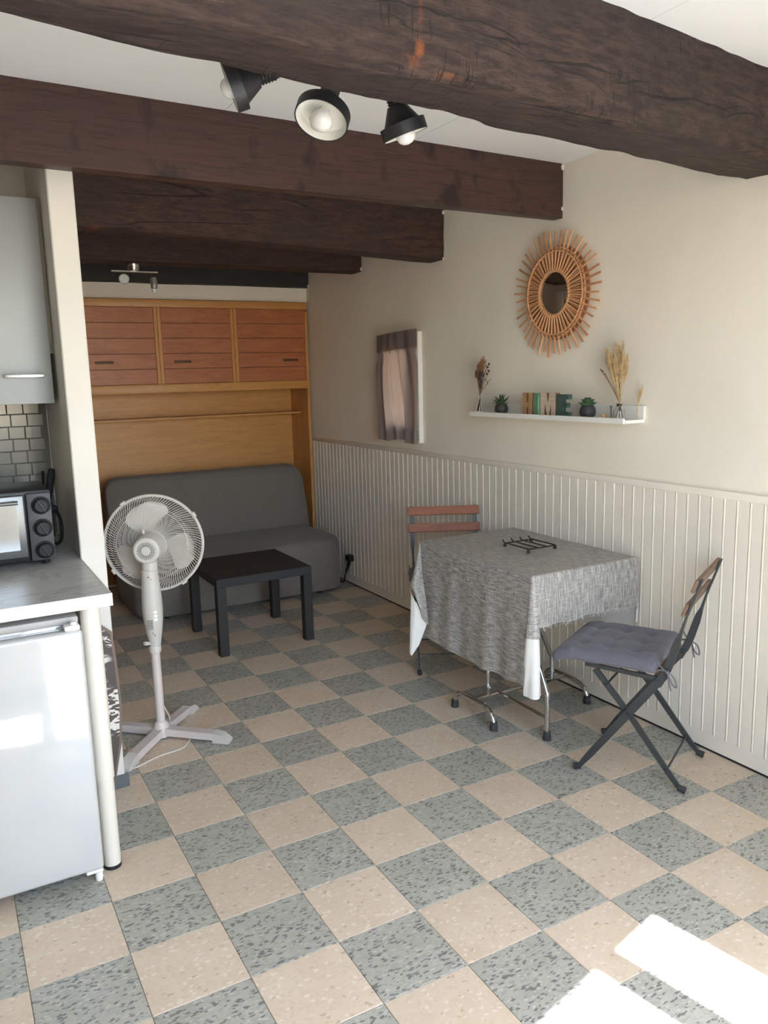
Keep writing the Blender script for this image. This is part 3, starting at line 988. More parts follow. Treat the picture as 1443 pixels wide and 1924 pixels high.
# blades: local x is to the viewer's left when seen from behind
def blade(ang):
    mm = MB()
    def f(u, v):
        # u radial 0..1, v across -1..1
        w = v * 2 - 1
        r = 0.03 + 0.148 * u
        half = 0.24 + 0.42 * math.sin(min(1, u * 1.05) * PI * 0.62)
        if u > 0.70:
            half *= math.sqrt(max(0.0, 1 - ((u - 0.70) / 0.302) ** 2)) * 0.98 + 0.02
        a = ang + w * half + 0.30 * u
        return FM @ Vector((r * math.cos(a), r * math.sin(a), 0.10 + 0.026 * w * (0.5 + 0.5 * u)))
    mm.grid(f, 22, 14)
    return mm
for a in (math.radians(66), math.radians(186), math.radians(306)):
    mm = blade(a)
    obj('blade', mm, M_blade, fn, sharp=70)
obj('blade_hub', MB().lathe([(0.0, 0.072), (0.036, 0.072), (0.04, 0.085), (0.04, 0.125), (0.034, 0.132), (0.0, 0.133)], 28, M=FM), M_fan, fn)
# motor housing: rear end faces the viewer
mot = obj('motor_housing', MB().lathe([(0.0, -0.066), (0.046, -0.066), (0.053, -0.061), (0.056, -0.050), (0.056, -0.03), (0.060, 0.01), (0.062, 0.040), (0.05, 0.048), (0.0, 0.05)], 40, M=FM), M_fan, fn)
mm = MB()
for q in range(28):
    a = 2 * PI * q / 28
    mm.box((0.019, -0.0016, -0.0672), (0.037, 0.0016, -0.0655), M=FM @ Matrix.Rotation(a, 4, 'Z'))
o = obj('vent_slot', mm, M_fan_slot, mot); o['kind'] = 'stuff'
obj('oscillation_knob', MB().tube([FM @ Vector((0.02, 0.06, 0.0)), FM @ Vector((0.02, 0.078, 0.0))], [0.006, 0.005], 10), M_fan, mot)
neck = MB()
neck.lathe([(0.030, 0.735), (0.033, 0.755), (0.031, 0.772), (0.026, 0.80)], 24, M=Matrix.Translation((PX + .004, PY, 0)))
obj('tilt_joint', neck, M_fan, fn)
mm = MB()
prof = [(0.022, 0.408), (0.024, 0.42), (0.029, 0.448), (0.0355, 0.49), (0.040, 0.53), (0.042, 0.565), (0.0415, 0.60), (0.039, 0.65), (0.036, 0.69), (0.034, 0.72), (0.034, 0.738), (0.029, 0.744)]
mm.lathe(prof, 28, M=Matrix.Translation((PX + .002, PY, 0)))
body = obj('control_column', mm, M_fan, fn)
cam_dir = Vector((-0.21, -0.977, 0)); side = Vector((0.977, -0.21, 0))
def on_col(off, z, depth=1.0):
    r = 0.039 if .47 < z < .60 else (0.034 if .44 < z else .03)
    if z > .62: r = 0.036
    if .50 < z < .60: r = .0395 + .04 * (z - .53)
    a = math.asin(max(-1, min(1, off / r)))
    d = cam_dir * math.cos(a) + side * math.sin(a)
    return Vector((PX + .002, PY, z)) + d * (r - .0005), d
for off, z, r in ((-0.008, .715, .0035), (.002, .705, .0025), (-.008, .672, .003), (.002, .465, .003), (-.006, .477, .0022), (.006, .548, .003)):
    p, d = on_col(off, z)
    obj('screw_hole', MB().tube([p - d * .002, p + d * .0012], r, 10), M_fan_slot, body)
mm = MB()
for z in (.566, .55, .534):
    p, d = on_col(.010, z)
    Mx = axis_mat(p, d)
    mm.box((-0.007, -0.0055, -0.001), (0.007, 0.0055, 0.0016), 0.0008, 1, M=Mx)
obj('maker_mark', mm, plain('bright_white_print', (250, 250, 248), .3), body)
mm = MB()
for z in (.497, .508, .519, .53):
    p, d = on_col(-.014, z)
    mm.box((-0.012, -0.0042, -0.001), (0.012, 0.0042, 0.0014), 0.0008, 1, M=axis_mat(p, d) @ Matrix.Rotation(0, 4, 'Z'))
o = obj('speed_button', mm, plain('grey_button', (150, 146, 140), 0.5), body); o['kind'] = 'stuff'
mm = MB().lathe([(0.0185, 0.38), (0.024, 0.384), (0.026, 0.395), (0.0255, 0.404), (0.022, 0.412)], 24, M=Matrix.Translation((PX, PY, 0)))
mm.tube([(PX - .02, PY - .006, .425), (PX - .045, PY - .014, .432)], [.006, .009], 10)
obj('height_collar', mm, M_fan, fn)
obj('pole', MB().lathe([(0.0185, 0.06), (0.0185, 0.385)], 24, M=Matrix.Translation((PX, PY, 0))), M_fan_pole, fn)
mm = MB().lathe([(0.033, 0.006), (0.033, 0.046), (0.028, 0.062), (0.022, 0.072)], 24, M=Matrix.Translation((PX, PY, 0)))
obj('base_hub', mm, M_fan_pole, fn)
for tx, ty in ((0.392, 0.575), (-0.05, 0.553), (0.360, 1.005), (-0.06, 1.01)):
    v = Vector((tx - PX, ty - PY, 0)); L = v.length; ang = math.atan2(v.y, v.x)
    MM = Matrix.Translation((PX, PY, 0)) @ Matrix.Rotation(ang, 4, 'Z')
    mm = MB()
    mm.prism([(0.025, 0.014), (L - .07, 0.010), (L - .07, 0.040), (0.025, 0.046)], -0.021, 0.021, 'y', M=MM)
    ft = obj('foot_bar', mm, M_fan_pole, fn)
    mm = MB().prism([(L - .075, 0.0), (L, 0.0), (L, 0.010), (L - .03, 0.034), (L - .075, 0.043)], -0.0225, 0.0225, 'y', M=MM)
    obj('foot_cap', mm, M_fan, ft)
pc = MB().tube(smooth_path([(PX + .02, PY + .01, .13), (PX + .045, PY + .03, .06), (PX + .03, PY + .06, .02), (PX - .02, PY + .02, .012), (PX - .08, PY - .10, .006), (-.02, .55, .006), (.10, .60, .005), (.20, .62, .005), (.26, .70, .005)], 8), 0.0028, 6)
obj('mains_cord', pc, M_cord_white, fn)

# ------------------------------------------------------------------ kitchen
wt = thing('worktop', 'grey marble look worktop with white edge on tubular legs', 'worktop', (-.9, .4, 0))
mm = MB().box((-1.70, -0.122, 0.862), (-0.156, 0.99, 0.8965))
obj('slab', mm, M_marble, wt)
mm = MB().box((-1.70, -0.1245, 0.860), (-0.153, -0.1215, 0.898), 0.001, 1).box((-0.157, -0.122, 0.860), (-0.153, 0.425, 0.898), 0.001, 1)
obj('edging', mm, M_white, wt)
for xx in (-.212, -1.6):
    o = obj('leg', MB().lathe([(0.0, 0.012), (0.026, 0.012), (0.026, 0.30), (0.029, 0.302), (0.029, 0.853), (0.045, 0.856), (0.045, 0.8615), (0, .8615)], 24, M=Matrix.Translation((xx, -0.065, 0))), M_leg, wt)
    obj('foot', MB().lathe([(0.0, 0), (0.027, 0), (0.027, 0.012), (0, .012)], 20, M=Matrix.Translation((xx, -0.065, 0))), M_black, o)
fr = thing('fridge', 'glossy white undercounter fridge beneath the worktop', 'fridge', (-.5, .12, 0))
obj('body', MB().box((-.75, -.085, .03), (-.252, .42, .815), .006, 2), M_fridge, fr)
obj('door', MB().box((-.755, -.143, .045), (-.247, -.088, .806), .012, 4), M_fridge, fr)
obj('top_panel', MB().box((-.75, -.095, .8145), (-.25, .42, .838), .006, 2), M_fridge_grey, fr)
obj('hinge', MB().box((-.295, -.138, .806), (-.252, -.10, .822), .005, 2).lathe([(.009, .80), (.009, .83), (0, .832)], 12, M=Matrix.Translation((-.268, -.125, 0))), M_white, fr)
obj('lower_hinge', MB().box((-.30, -.138, .034), (-.25, -.095, .0445), .003, 1), M_white, fr)
for xx in (-.262, -.72):
    for yy in (-.118, .38):
        obj('foot', MB().lathe([(.010, 0), (.012, .012), (.009, .036)], 12, M=Matrix.Translation((xx, yy, 0))), M_white, fr)
# toaster oven
ov = thing('toaster_oven', 'black countertop oven with three round knobs on the worktop', 'oven', (-.44, .54, .897))
ox0, ox1, oy0_, oy1_ = -.66, -.238, .385, .70
obj('body', MB().box((ox0, oy0_ + .02, .915), (ox1, oy1_, 1.158), .008, 2), M_oven, ov)
obj('control_panel', MB().box((-.318, oy0_ - .002, .918), (ox1 - .002, oy0_ + .02, 1.150), .006, 2), M_oven_panel, ov)
for z in (.955, 1.031, 1.108):
    Mk = axis_mat((-.274, oy0_ - .002, z), (0, -1, 0))
    o = obj('knob', MB().lathe([(.030, 0.0), (.031, .004), (.025, .007), (.023, .020), (.020, .023), (0, .023)], 26, M=Mk), M_black, ov)
    obj('pointer', MB().box((-.003, -.022, .020), (.003, .022, .028), .001, 1, M=Mk @ Matrix.Rotation(.5, 4, 'Z')), M_oven, o)
obj('maker_badge', MB().box((-.292, oy0_ - .004, .929), (-.262, oy0_ - .001, .934)), M_red, ov)
d = obj('door', MB().box((ox0 + .012, oy0_ - .006, .935), (-.326, oy0_ + .02, 1.146), .004, 2), M_oven_trim, ov)
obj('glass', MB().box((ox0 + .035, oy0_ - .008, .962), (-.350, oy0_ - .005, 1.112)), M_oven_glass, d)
obj('handle', MB().tube([(ox0 + .06, oy0_ - .03, 1.126), (-.346, oy0_ - .03, 1.126)], .007, 10).box((-.362, oy0_ - .03, 1.121), (-.352, oy0_ - .005, 1.131)).box((ox0 + .07, oy0_ - .03, 1.121), (ox0 + .08, oy0_ - .005, 1.131)), M_oven_trim, d)
for xx in (ox0 + .03, ox1 - .03):
    for yy in (oy0_ + .05, oy1_ - .04):
        obj('foot', MB().lathe([(.012, .897), (.014, .916)], 12, M=Matrix.Translation((xx, yy, 0))), M_black, ov)
obj('power_cord', MB().tube(smooth_path([(-.20, .93, 1.165), (-.212, .86, 1.10), (-.225, .80, 1.045), (-.205, .78, 1.03), (-.180, .78, 1.02), (-.170, .76, .98), (-.175, .74, .925), (-.195, .72, .906), (-.215, .70, .93), (-.218, .70, 1.0), (-.20, .74, 1.028)], 6), .006, 8), M_black, ov)
mm = MB().box((-.225, .762, 1.02), (-.175, .80, 1.046), .008, 2)
obj('plug', mm, M_black, ov)
pn = MB().box((-.206, .93, 1.04), (-.180, .95, 1.18), .006, 2, M=Matrix.Translation((-.193, .94, 1.04)) @ Matrix.Rotation(.22, 4, 'Y') @ Matrix.Translation((.193, -.94, -1.04)))
pn.box((-.216, .925, .90), (-.176, .955, 1.045), .006, 2)
tag(obj('kitchen_scraper', pn, M_black), 'slim black handled utensil standing upright between oven and partition', 'utensil')
bpy.data.objects['kitchen_scraper'].location = (0, 0, -.003)
# wall cupboard
wc = thing('wall_cupboard', 'pale grey wall cupboard with a bar handle above the oven', 'cupboard', (-.42, .8, 1.44))
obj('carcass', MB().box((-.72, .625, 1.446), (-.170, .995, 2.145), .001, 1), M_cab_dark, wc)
d = obj('door', MB().box((-.722, .604, 1.443), (-.171, .623, 2.147), .002, 2), M_cab_grey, wc)
obj('handle', MB().box((-.330, .573, 1.536), (-.200, .581, 1.548), .003, 2).box((-.326, .575, 1.537), (-.318, .605, 1.547)).box((-.212, .575, 1.537), (-.204, .605, 1.547)), M_alu, d)
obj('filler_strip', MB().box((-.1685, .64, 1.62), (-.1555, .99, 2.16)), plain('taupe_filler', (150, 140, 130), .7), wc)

# printed board leaning on the partition end
pb = thing('leaning_board', 'dark brown board with black and white print leaning by the worktop leg', 'board', (-.15, .36, 0))
half = [(0.0, 0.0), (0.030, 0.004), (0.050, 0.085), (0.078, 0.20), (0.092, 0.34), (0.089, 0.50), (0.082, 0.62), (0.05, 0.648), (0.0, 0.672)]
outl = [(-.160 + a, z) for a, z in half] + [(max(-.160 - a, -.238), z) for a, z in half[-2:0:-1]]
tilt = Matrix.Translation((0, .352, 0)) @ Matrix.Rotation(-.07, 4, 'X') @ Matrix.Translation((0, 0, 0.004))
inner = [(-.160 + (a + .160) * .9, .336 + (z - .336) * .975) for a, z in outl]
obj('panel', MB().prism(outl, 0, .010, 'y', M=tilt), M_board_edge, pb)
obj('print', MB().prism(inner, -.0008, .0005, 'y', M=tilt), M_board, pb)

# ------------------------------------------------------------------ dining table
tb = thing('folding_table', 'chrome legged folding table under the grey tablecloth', 'table', (1.69, .26, 0))
X0, X1, Y0, Y1, ZT = 1.415, 1.975, -.155, .675, .7225
obj('tabletop', MB().box((X0, Y0, .700), (X1, Y1, ZT), .004, 2), M_white, tb)
for xx in (1.393, 1.925):
    pts = smooth_path([(xx, .072, .03), (xx, .085, .058), (xx, .115, .08), (xx, .17, .087), (xx, .27, .087), (xx, .325, .08), (xx, .353, .058), (xx, .366, .03)], 5)
    o = obj('foot_tube', MB().tube(pts, .0115, 12), M_chrome, tb)
    for yy in (.072, .366):
        obj('foot_cap', MB().lathe([(.017, 0), (.0175, .01), (.0145, .038), (0, .038)], 14, M=Matrix.Translation((xx, yy, 0))), M_rubber, o)
obj('cross_tube', MB().tube([(1.393, .22, .085), (1.925, .22, .085)], .010, 10), M_chrome, tb)
for xa, xb in ((1.474, 1.50), (1.842, 1.755)):
    obj('leg', MB().tube(smooth_path([(xa, .22, .085), (xa, .22, .19), (xa + (xb - xa) * .15, .22, .22), (xb, .22, .40), (xb + (xb - xa) * .8, .22, .699)], 5), .0105, 10), M_chrome, tb)
for s in (0,):
    ya = -.119 + s * .68
    sg = 1 if s == 0 else -1
    pts = smooth_path([(1.523, ya, .03), (1.523, ya, .18), (1.523, ya + sg * .012, .22), (1.523, ya + sg * .07, .34), (1.523, ya + sg * .20, .60), (1.523, ya + sg * .24, .699)], 5)
    o = obj('leg', MB().tube(pts, .0115, 12), M_chrome, tb)
    obj('foot_cap', MB().lathe([(.017, 0), (.0175, .01), (.0145, .038), (0, .038)], 14, M=Matrix.Translation((1.523, ya, 0))), M_rubber, o)
obj('stretcher', MB().tube([(1.523, -.115, .097), (1.523, .222, .094)], .008, 10), M_chrome, tb)

# tablecloth (printed outside, white flannel inside)
tc = thing('tablecloth', 'grey woven print tablecloth with white backing draped over the table', 'tablecloth', (1.69, .26, .70))
e = .006
cx_0, cx_1, cy_0, cy_1, cz = X0 - e, X1 + e, Y0 - e, Y1 + e, ZT + .002
RR = .012
mm = MB()
mm.grid(lambda u, v: (cx_0 + RR + (cx_1 - cx_0 - 2 * RR) * u, cy_0 + RR + (cy_1 - cy_0 - 2 * RR) * v, cz + .0006 * math.sin(u * 21) * math.sin(v * 17)), 24, 30,
        uvfn=lambda u, v: (u * .58, v * .84))
def drop(edge, bottom, wave, mi_in=1):
    """skirt along an edge. edge(t)->(x,y,nx,ny); bottom(t)->z"""
    def f(u, v, off=0.0):
        x, y, nx, ny = edge(v)
        s = u
        if s < 0.12:
            a = s / 0.12 * PI / 2
            return (x - nx * RR + nx * (RR + off) * math.sin(a), y - ny * RR + ny * (RR + off) * math.sin(a), cz - RR + (RR + off) * math.cos(a))
        t = (s - 0.12) / 0.88
        zb = bottom(v)
        z = cz - RR + (zb - cz + RR) * t
        w = wave(v, t) + off
        return (x + nx * w, y + ny * w, z)
    return f
def uv_edge(kind):
    return {'-x': lambda u, v: (-u * .47, v * .84), '+x': lambda u, v: (.58 + u * .37, v * .84), '-y': lambda u, v: (v * .58, -u * .21), '+y': lambda u, v: (v * .58, .84 + u * .25)}[kind]
def wx(v, t):
    return (.004 + .012 * t) + t * (.006 * math.sin(v * 20 + .6) + .0035 * math.sin(v * 37 + 1.2 + t)) + .012 * t * t
def zb_x(v):
    y = cy_0 + (cy_1 - cy_0) * v
    return lerp_tab([(-.16, .275), (-.05, .268), (.1, .262), (.3, .262), (.5, .268), (.68, .262)], y) + .003 * math.sin(v * 31)
sk_x = drop(lambda t: (cx_0, cy_0 + RR + (cy_1 - cy_0 - 2 * RR) * t, -1, 0), zb_x, wx)
sk_y = drop(lambda t: (cx_0 + RR + (cx_1 - cx_0 - 2 * RR) * t, cy_0, 0, -1), lambda t: .520 - .004 * math.sin(t * 8) - .003 * math.sin(t * 23), lambda v, t: .003 + t * (.010 + .004 * math.sin(v * 19 + 1)))
sk_X = drop(lambda t: (cx_1, cy_0 + RR + (cy_1 - cy_0 - 2 * RR) * t, 1, 0), lambda t: .36 + .01 * math.sin(t * 12), lambda v, t: .002 + .004 * t * math.sin(v * 23))
sk_Y = drop(lambda t: (cx_0 + RR + (cx_1 - cx_0 - 2 * RR) * t, cy_1, 0, 1), lambda t: .50, lambda v, t: .004 + t * (.010 + .006 * math.sin(v * 19)))
TH = .0018
for fn_, kd, nn in ((sk_x, '-x', 110), (sk_y, '-y', 70), (sk_X, '+x', 60), (sk_Y, '+y', 50)):
    mm.grid(lambda u, v: fn_(u, v), 34, nn, uvfn=uv_edge(kd))
    mm.grid(lambda u, v: fn_(u, v, -TH), 34, nn, mi=1, uvfn=uv_edge(kd), flip=True)
# corner gathers: a quarter cone under each corner, printed above and white where the lining turns out
def corner(cx, cy, a0, a1, ztop, zsplit, zbot, r0, r1, r2, lean=(0, 0)):
    def f(u, v, off=0.0):
        z = ztop + (zbot - ztop) * u
        r = r0 + (r1 - r0) * min(1, u * 1.5) if u < .66 else r1 + (r2 - r1) * (u - .66) / .34
        a = a0 + (a1 - a0) * v
        rr = r * (1 + .18 * math.sin(v * 9 + u * 3) * u) + off
        return (cx + lean[0] * u + rr * math.cos(a), cy + lean[1] * u + rr * math.sin(a), z)
    us = (ztop - zsplit) / (ztop - zbot)
    mm.grid(lambda u, v: f(u * us, v), 20, 16, uvfn=lambda u, v: (u * .3 - .1, v * .12))
    mm.grid(lambda u, v: f(us + (1 - us) * u, v, -.003 - .004 * u), 16, 16, mi=1, uvfn=lambda u, v: (u, v))
corner(cx_0 + .010, cy_0 + .010, math.radians(150), math.radians(330), cz - .002, .475, .235, .012, .034, .044, (-.008, -.010))
# far near-side corner towards the wall and far corner
corner(cx_1 - .006, cy_0 + .006, math.radians(250), math.radians(340), cz - .002, .50, .44, .010, .014, .014)
corner(cx_1 - .006, cy_1 - .006, math.radians(20), math.radians(100), cz - .002, .50, .44, .010, .014, .014)
# far-left corner: a pointed flap that swings out and shows its white lining
A = Vector((cx_0 + .006, cy_1 - .004, cz - .004))
FLL = [A, Vector((1.372, .676, .560)), Vector((1.366, .679, .500)), Vector((1.404, .655, .408))]
FLR = [A, Vector((1.413, .655, .560)), Vector((1.420, .640, .440)), Vector((1.428, .632, .318))]
def pl(P, t):
    q = t * (len(P) - 1); i = min(int(q), len(P) - 2)
    return P[i].lerp(P[i + 1], q - i)
FSL, FSR = smooth_path(FLL, 6), smooth_path(FLR, 6)
def flap(u, v):
    return pl(FSL, u).lerp(pl(FSR, u), v) + Vector((-.024, -.020, 0)) * math.sin(v * PI) * min(1, u * 2) + Vector((-.006, -.006, 0)) + Vector((-.045, -.069, .025)) * min(1, u * 1.6)
mm.grid(flap, 24, 10, uvfn=lambda u, v: (-.4 * u, .84 + .2 * v))
def flapw(u, v):
    top = [Vector((1.366, .682, .470)), Vector((1.390, .662, .425)), Vector((1.425, .638, .322))]
    bot = [Vector((1.350, .680, .178)), Vector((1.362, .676, .166)), Vector((1.392, .660, .215))]
    t = v * 2; i = min(int(t), 1); f = t - i
    a = top[i].lerp(top[i + 1], f); b = bot[i].lerp(bot[i + 1], f)
    return a.lerp(b, u) + Vector((-.012, -.012, 0)) * math.sin(v * PI) * (1 - .4 * u) + Vector((-.049, -.070, .025))
mm.grid(flapw, 14, 10, mi=1, uvfn=lambda u, v: (u, v))
obj('cloth', mm, [M_cloth, M_cloth_white], tc, sharp=50, recalc=False)
mm = MB()
rnd = random.Random(3)
for q in range(90):
    t = rnd.random()
    p = Vector(sk_y(1.0, t))
    mm.tube([p + Vector((0, 0, .004)), p + Vector((rnd.uniform(-.012, .012), rnd.uniform(-.01, .004), -rnd.uniform(.004, .018)))], .0006, 3, cap=False)
o = obj('frayed_threads', mm, M_cloth_white, tc); o['kind'] = 'stuff'

# trivet
tv = thing('trivet', 'black wrought iron trivet with parallel bars on the tablecloth', 'trivet', (1.725, .24, .727))
TVM = Matrix.Translation((1.722, .238, .7275))
mm = MB()
hx, hy = .075, .082
for xx in (-hx, hx):
    pass
for q in range(4):
    xx = -hx + 2 * hx * q / 3
    obj('bar', MB().tube(smooth_path([(xx - .002, hy + .018, .030), (xx, hy + .004, .018), (xx, hy - .01, .018), (xx, -hy + .01, .018), (xx, -hy - .002, .018)], 3), .0030, 8, M=TVM), M_iron, tv)
for yy in (-hy, hy):
    obj('cross_bar', MB().tube([(-hx, yy, .0165), (hx, yy, .0165)], .0032, 8, M=TVM), M_iron, tv)
    for xx in (-hx, hx):
        obj('foot', MB().lathe([(0, .0005), (.007, .001), (.0085, .006), (.007, .013), (.004, .017), (0, .018)], 12, M=TVM @ Matrix.Translation((xx, yy, 0))), M_iron, tv)

# ------------------------------------------------------------------ folding chairs
def bar(mm, pts, wid, thk, v, M=None):
    """flat bar in the plane (u,z) at lateral position v; wid in plane, thk lateral"""
    pts = [Vector((p[0], p[1])) for p in pts]
    n = len(pts)
    ws = wid if isinstance(wid, list) else [wid] * n
    ts = thk if isinstance(thk, list) else [thk] * n
    rows = []
    for i, p in enumerate(pts):
        t = (pts[min(i + 1, n - 1)] - pts[max(i - 1, 0)]).normalized()
        nn = Vector((-t.y, t.x))
        a, b = p + nn * ws[i] / 2, p - nn * ws[i] / 2
        rows.append([mm.bm.verts.new(c) for c in ((v - ts[i] / 2, a.x, a.y), (v + ts[i] / 2, a.x, a.y), (v + ts[i] / 2, b.x, b.y), (v - ts[i] / 2, b.x, b.y))])
    for A_, B_ in zip(rows, rows[1:]):
        for k2 in range(4):
            mm.bm.faces.new([A_[k2], A_[(k2 + 1) % 4], B_[(k2 + 1) % 4], B_[k2]])
    mm.bm.faces.new(rows[0][::-1]); mm.bm.faces.new(rows[-1])
    return mm
def make_chair(label):
    ch = thing('folding_chair', label, 'chair', (0, 0, 0))
    HW = .172
    for s in (-1, 1):
        # long bar: front foot -> crossing -> seat rear -> backrest top, twisted edge-on above the seat
        mm = MB()
        bar(mm, [(.190, .012), (.145, .075), (.008, .264), (-.085, .392), (-.115, .432), (-.132, .475), (-.152, .545), (-.160, .575), (-.170, .605), (-.185, .66), (-.232, .800)],
            [.016, .026, .030, .030, .028, .028, .027, .022, .010, .007, .007], [.010, .010, .010, .010, .010, .010, .010, .012, .022, .024, .024], s * HW)
        o = obj('back_leg', mm, M_steel, ch, local=True)
        obj('foot_cap', MB().tube([(s * HW, .205, .013), (s * HW, .182, .019)], [.013, .012], 12), M_rubber, o, local=True)
        mm = MB()
        v = s * (HW - .014)
        bar(mm, [(-.185, .014), (-.150, .055), (.008, .264), (.135, .412)], [.014, .020, .022, .022], .009, v)
        o = obj('front_leg', mm, M_steel, ch, local=True)
        obj('foot_cap', MB().tube([(v, -.203, .013), (v, -.175, .020)], [.013, .012], 12), M_rubber, o, local=True)
        mm = MB(); bar(mm, [(-.118, .418), (.170, .430)], .016, .008, s * (HW - .006))
        obj('seat_rail', mm, M_steel, ch, local=True)
        obj('hinge', MB().tube([(s * (HW - .018), -.100, .405), (s * (HW + .008), -.100, .405)], .014, 14), M_steel, ch, local=True)
        obj('pivot', MB().tube([(s * (HW - .022), .008, .264), (s * (HW + .009), .008, .264)], .006, 10), M_steel, ch, local=True)
    obj('rear_stretcher', MB().tube([(-HW, -.135, .078), (HW, -.135, .078)], .0042, 8), M_steel, ch, local=True)
    obj('front_stretcher', MB().tube([(-HW, .135, .088), (HW, .135, .088)], .0042, 8), M_steel, ch, local=True)
    obj('upper_stretcher', MB().tube([(-HW, .09, .360), (HW, .09, .360)], .0042, 8), M_steel, ch, local=True)
    for q in range(6):
        uu = -.085 + q * .048
        obj('seat_slat', MB().box((-.165, uu - .019, .436), (.165, uu + .019, .449), .002, 1), M_slat_seat, ch, local=True)
    for z0, z1 in ((.668, .714), (.754, .802)):
        zc = (z0 + z1) / 2
        u = -.185 - (zc - .66) * .336 + .012
        Mx = Matrix.Translation((0, u, zc)) @ Matrix.Rotation(.33, 4, 'X')
        obj('back_slat', MB().box((-.195, -.006, -.0235), (.195, .006, .0235), .002, 1, M=Mx), M_slat, ch, local=True)
    return ch
ch1 = make_chair('folding chair with stained slats at the near end of the table, beside the wainscot')
ch2 = copy_tree(ch1)
M_slat_worn = wood('worn_grey_brown_acacia', (126, 100, 82), (104, 80, 64), (8, 8, 60), 0.55, 0.1, kind='obj')
for _c in ch1.children:
    if _c.name.startswith('back_slat'):
        _c.data = _c.data.copy(); _c.data.materials[0] = M_slat_worn
ch2['label'] = 'folding chair behind the table, its two back slats rising over the cloth'
ch1['group'] = ch2['group'] = 'folding chairs around the table'
ch1.location = (1.697, -.4625, 0); ch1.rotation_euler = (0, 0, math.radians(28.1))
ch2.location = (1.703, .874, 0); ch2.rotation_euler = (0, 0, math.radians(152.4))

def make_cushion(label):
    cs = thing('seat_cushion', label, 'cushion', (0, 0, 0))
    hw, y0, y1, zc = .204, -.100, .298, .468
    def f(sgn):
        def g(u, v):
            x = -hw + 2 * hw * u; y = y0 + (y1 - y0) * v
            ex = min(u, 1 - u) * 2 * hw; ey = min(v, 1 - v) * (y1 - y0)
            d = min(ex, ey)
            t = .025 * min(1, math.sqrt(max(0, d) / .03 + 0))
            # tufts 3x3
            for a in (.25, .5, .75):
                for b in (.25, .5, .75):
                    q = ((u - a) * 2 * hw) ** 2 + ((v - b) * (y1 - y0)) ** 2
                    t -= .010 * math.exp(-q / .0006)
                t -= .0025 * math.exp(-((u - a) * 2 * hw / .012) ** 2) + .0025 * math.exp(-((v - a) * .37 / .012) ** 2)
            # rounded plan corners
            cxr = max(0, abs(x) - (hw - .04)); cyr = max(0, abs(y - (y0 + y1) / 2) - ((y1 - y0) / 2 - .04))
            L = math.hypot(cxr, cyr)
            if L > .04 and cxr > 0 and cyr > 0:
                k2 = .04 / L
                x = math.copysign(hw - .04 + cxr * k2, x)
                y = (y0 + y1) / 2 + math.copysign((y1 - y0) / 2 - .04 + cyr * k2, y - (y0 + y1) / 2)
            z = zc + sgn * max(t, 0) - .02 * max(0, (v - .82)) / .18 - .011 * max(0, abs(u - .5) * 2 - .86) / .14 + .002 * noise.noise(Vector((x * 12, y * 12, sgn)))
            return (x, y, z if (sgn > 0 or abs(x) > .176 or y > .180) else max(z, .4495))
        return g
    mm = MB(); mm.grid(f(1), 44, 44); mm.grid(f(-1), 44, 44, flip=True)
    bmesh.ops.remove_doubles(mm.bm, verts=list(mm.bm.verts), dist=.0004)
    obj('pad', mm, M_cushion, cs, local=True, sharp=70)
    for s in (-1, 1):
        p = Vector((s * .188, -.112, .458))
        mm = MB()
        mm.tube(smooth_path([p + Vector((0, .02, 0)), p + Vector((s * -.002, -.006, .004)), p + Vector((s * .004, -.02, .0))], 4), .0035, 6)
        mm.tube(smooth_path([p + Vector((s * .002, -.02, .002)), p + Vector((s * .004, -.045, -.018)), p + Vector((s * .002, -.052, -.05)), p + Vector((0, -.036, -.04)), p + Vector((0, -.022, -.006))], 5), .0028, 6)
        mm.tube(smooth_path([p + Vector((s * .002, -.02, 0)), p + Vector((s * .004, -.026, -.03)), p + Vector((s * .003, -.034, -.066))], 5), .0028, 6)
        mm.tube(smooth_path([p + Vector((s * .002, -.018, 0)), p + Vector((s * .006, .004, .02)), p + Vector((s * .006, .010, .034))], 5), .0026, 6)
        mm.sphere(p + Vector((s * .002, -.02, 0)), .007, 10, 6)
        obj('tie', mm, M_cushion, cs, local=True)
    return cs
cu1 = make_cushion('tufted slate blue cushion tied to the chair near the wainscot')
cu2 = copy_tree(cu1)
cu2['label'] = 'slate blue cushion on the chair behind the table, mostly hidden by the cloth'
cu1['group'] = cu2['group'] = 'chair cushions'
for c, h in ((cu1, ch1), (cu2, ch2)):
    c.location = h.location; c.rotation_euler = h.rotation_euler
cu2.location = Vector(ch2.location) + Vector((.464, .886, 0)) * .055

# ------------------------------------------------------------------ sunburst mirror
mr = thing('sunburst_mirror', 'round rattan sunburst mirror on the cream wall', 'mirror', (WX, .392, 1.862))
MM0 = Matrix.Translation((1.985, .392, 1.862)) @ Matrix.Rotation(-PI / 2, 4, 'Y')   # local +Z -> -x ; local x -> z
obj('backing', MB().lathe([(0, -.024), (.21, -.024), (.21, -.018), (0, -.018)], 48, M=MM0), M_rattan_dark, mr)
obj('glass', MB().lathe([(.098, -.004), (.097, -.0005), (0, 0)], 56, M=MM0), M_mirror, mr)
def ring(r, z, n=64): return [MM0 @ Vector((r * math.cos(2 * PI * q / n), r * math.sin(2 * PI * q / n), z)) for q in range(n)]
obj('inner_ring', MB().tube(ring(.102, .003), .0055, 8, closed=True), M_rattan, mr)
obj('outer_ring', MB().tube(ring(.196, -.004), .0055, 8, closed=True), M_rattan_dark, mr)
obj('second_ring', MB().tube(ring(.186, .003), .004, 8, closed=True), M_rattan, mr)
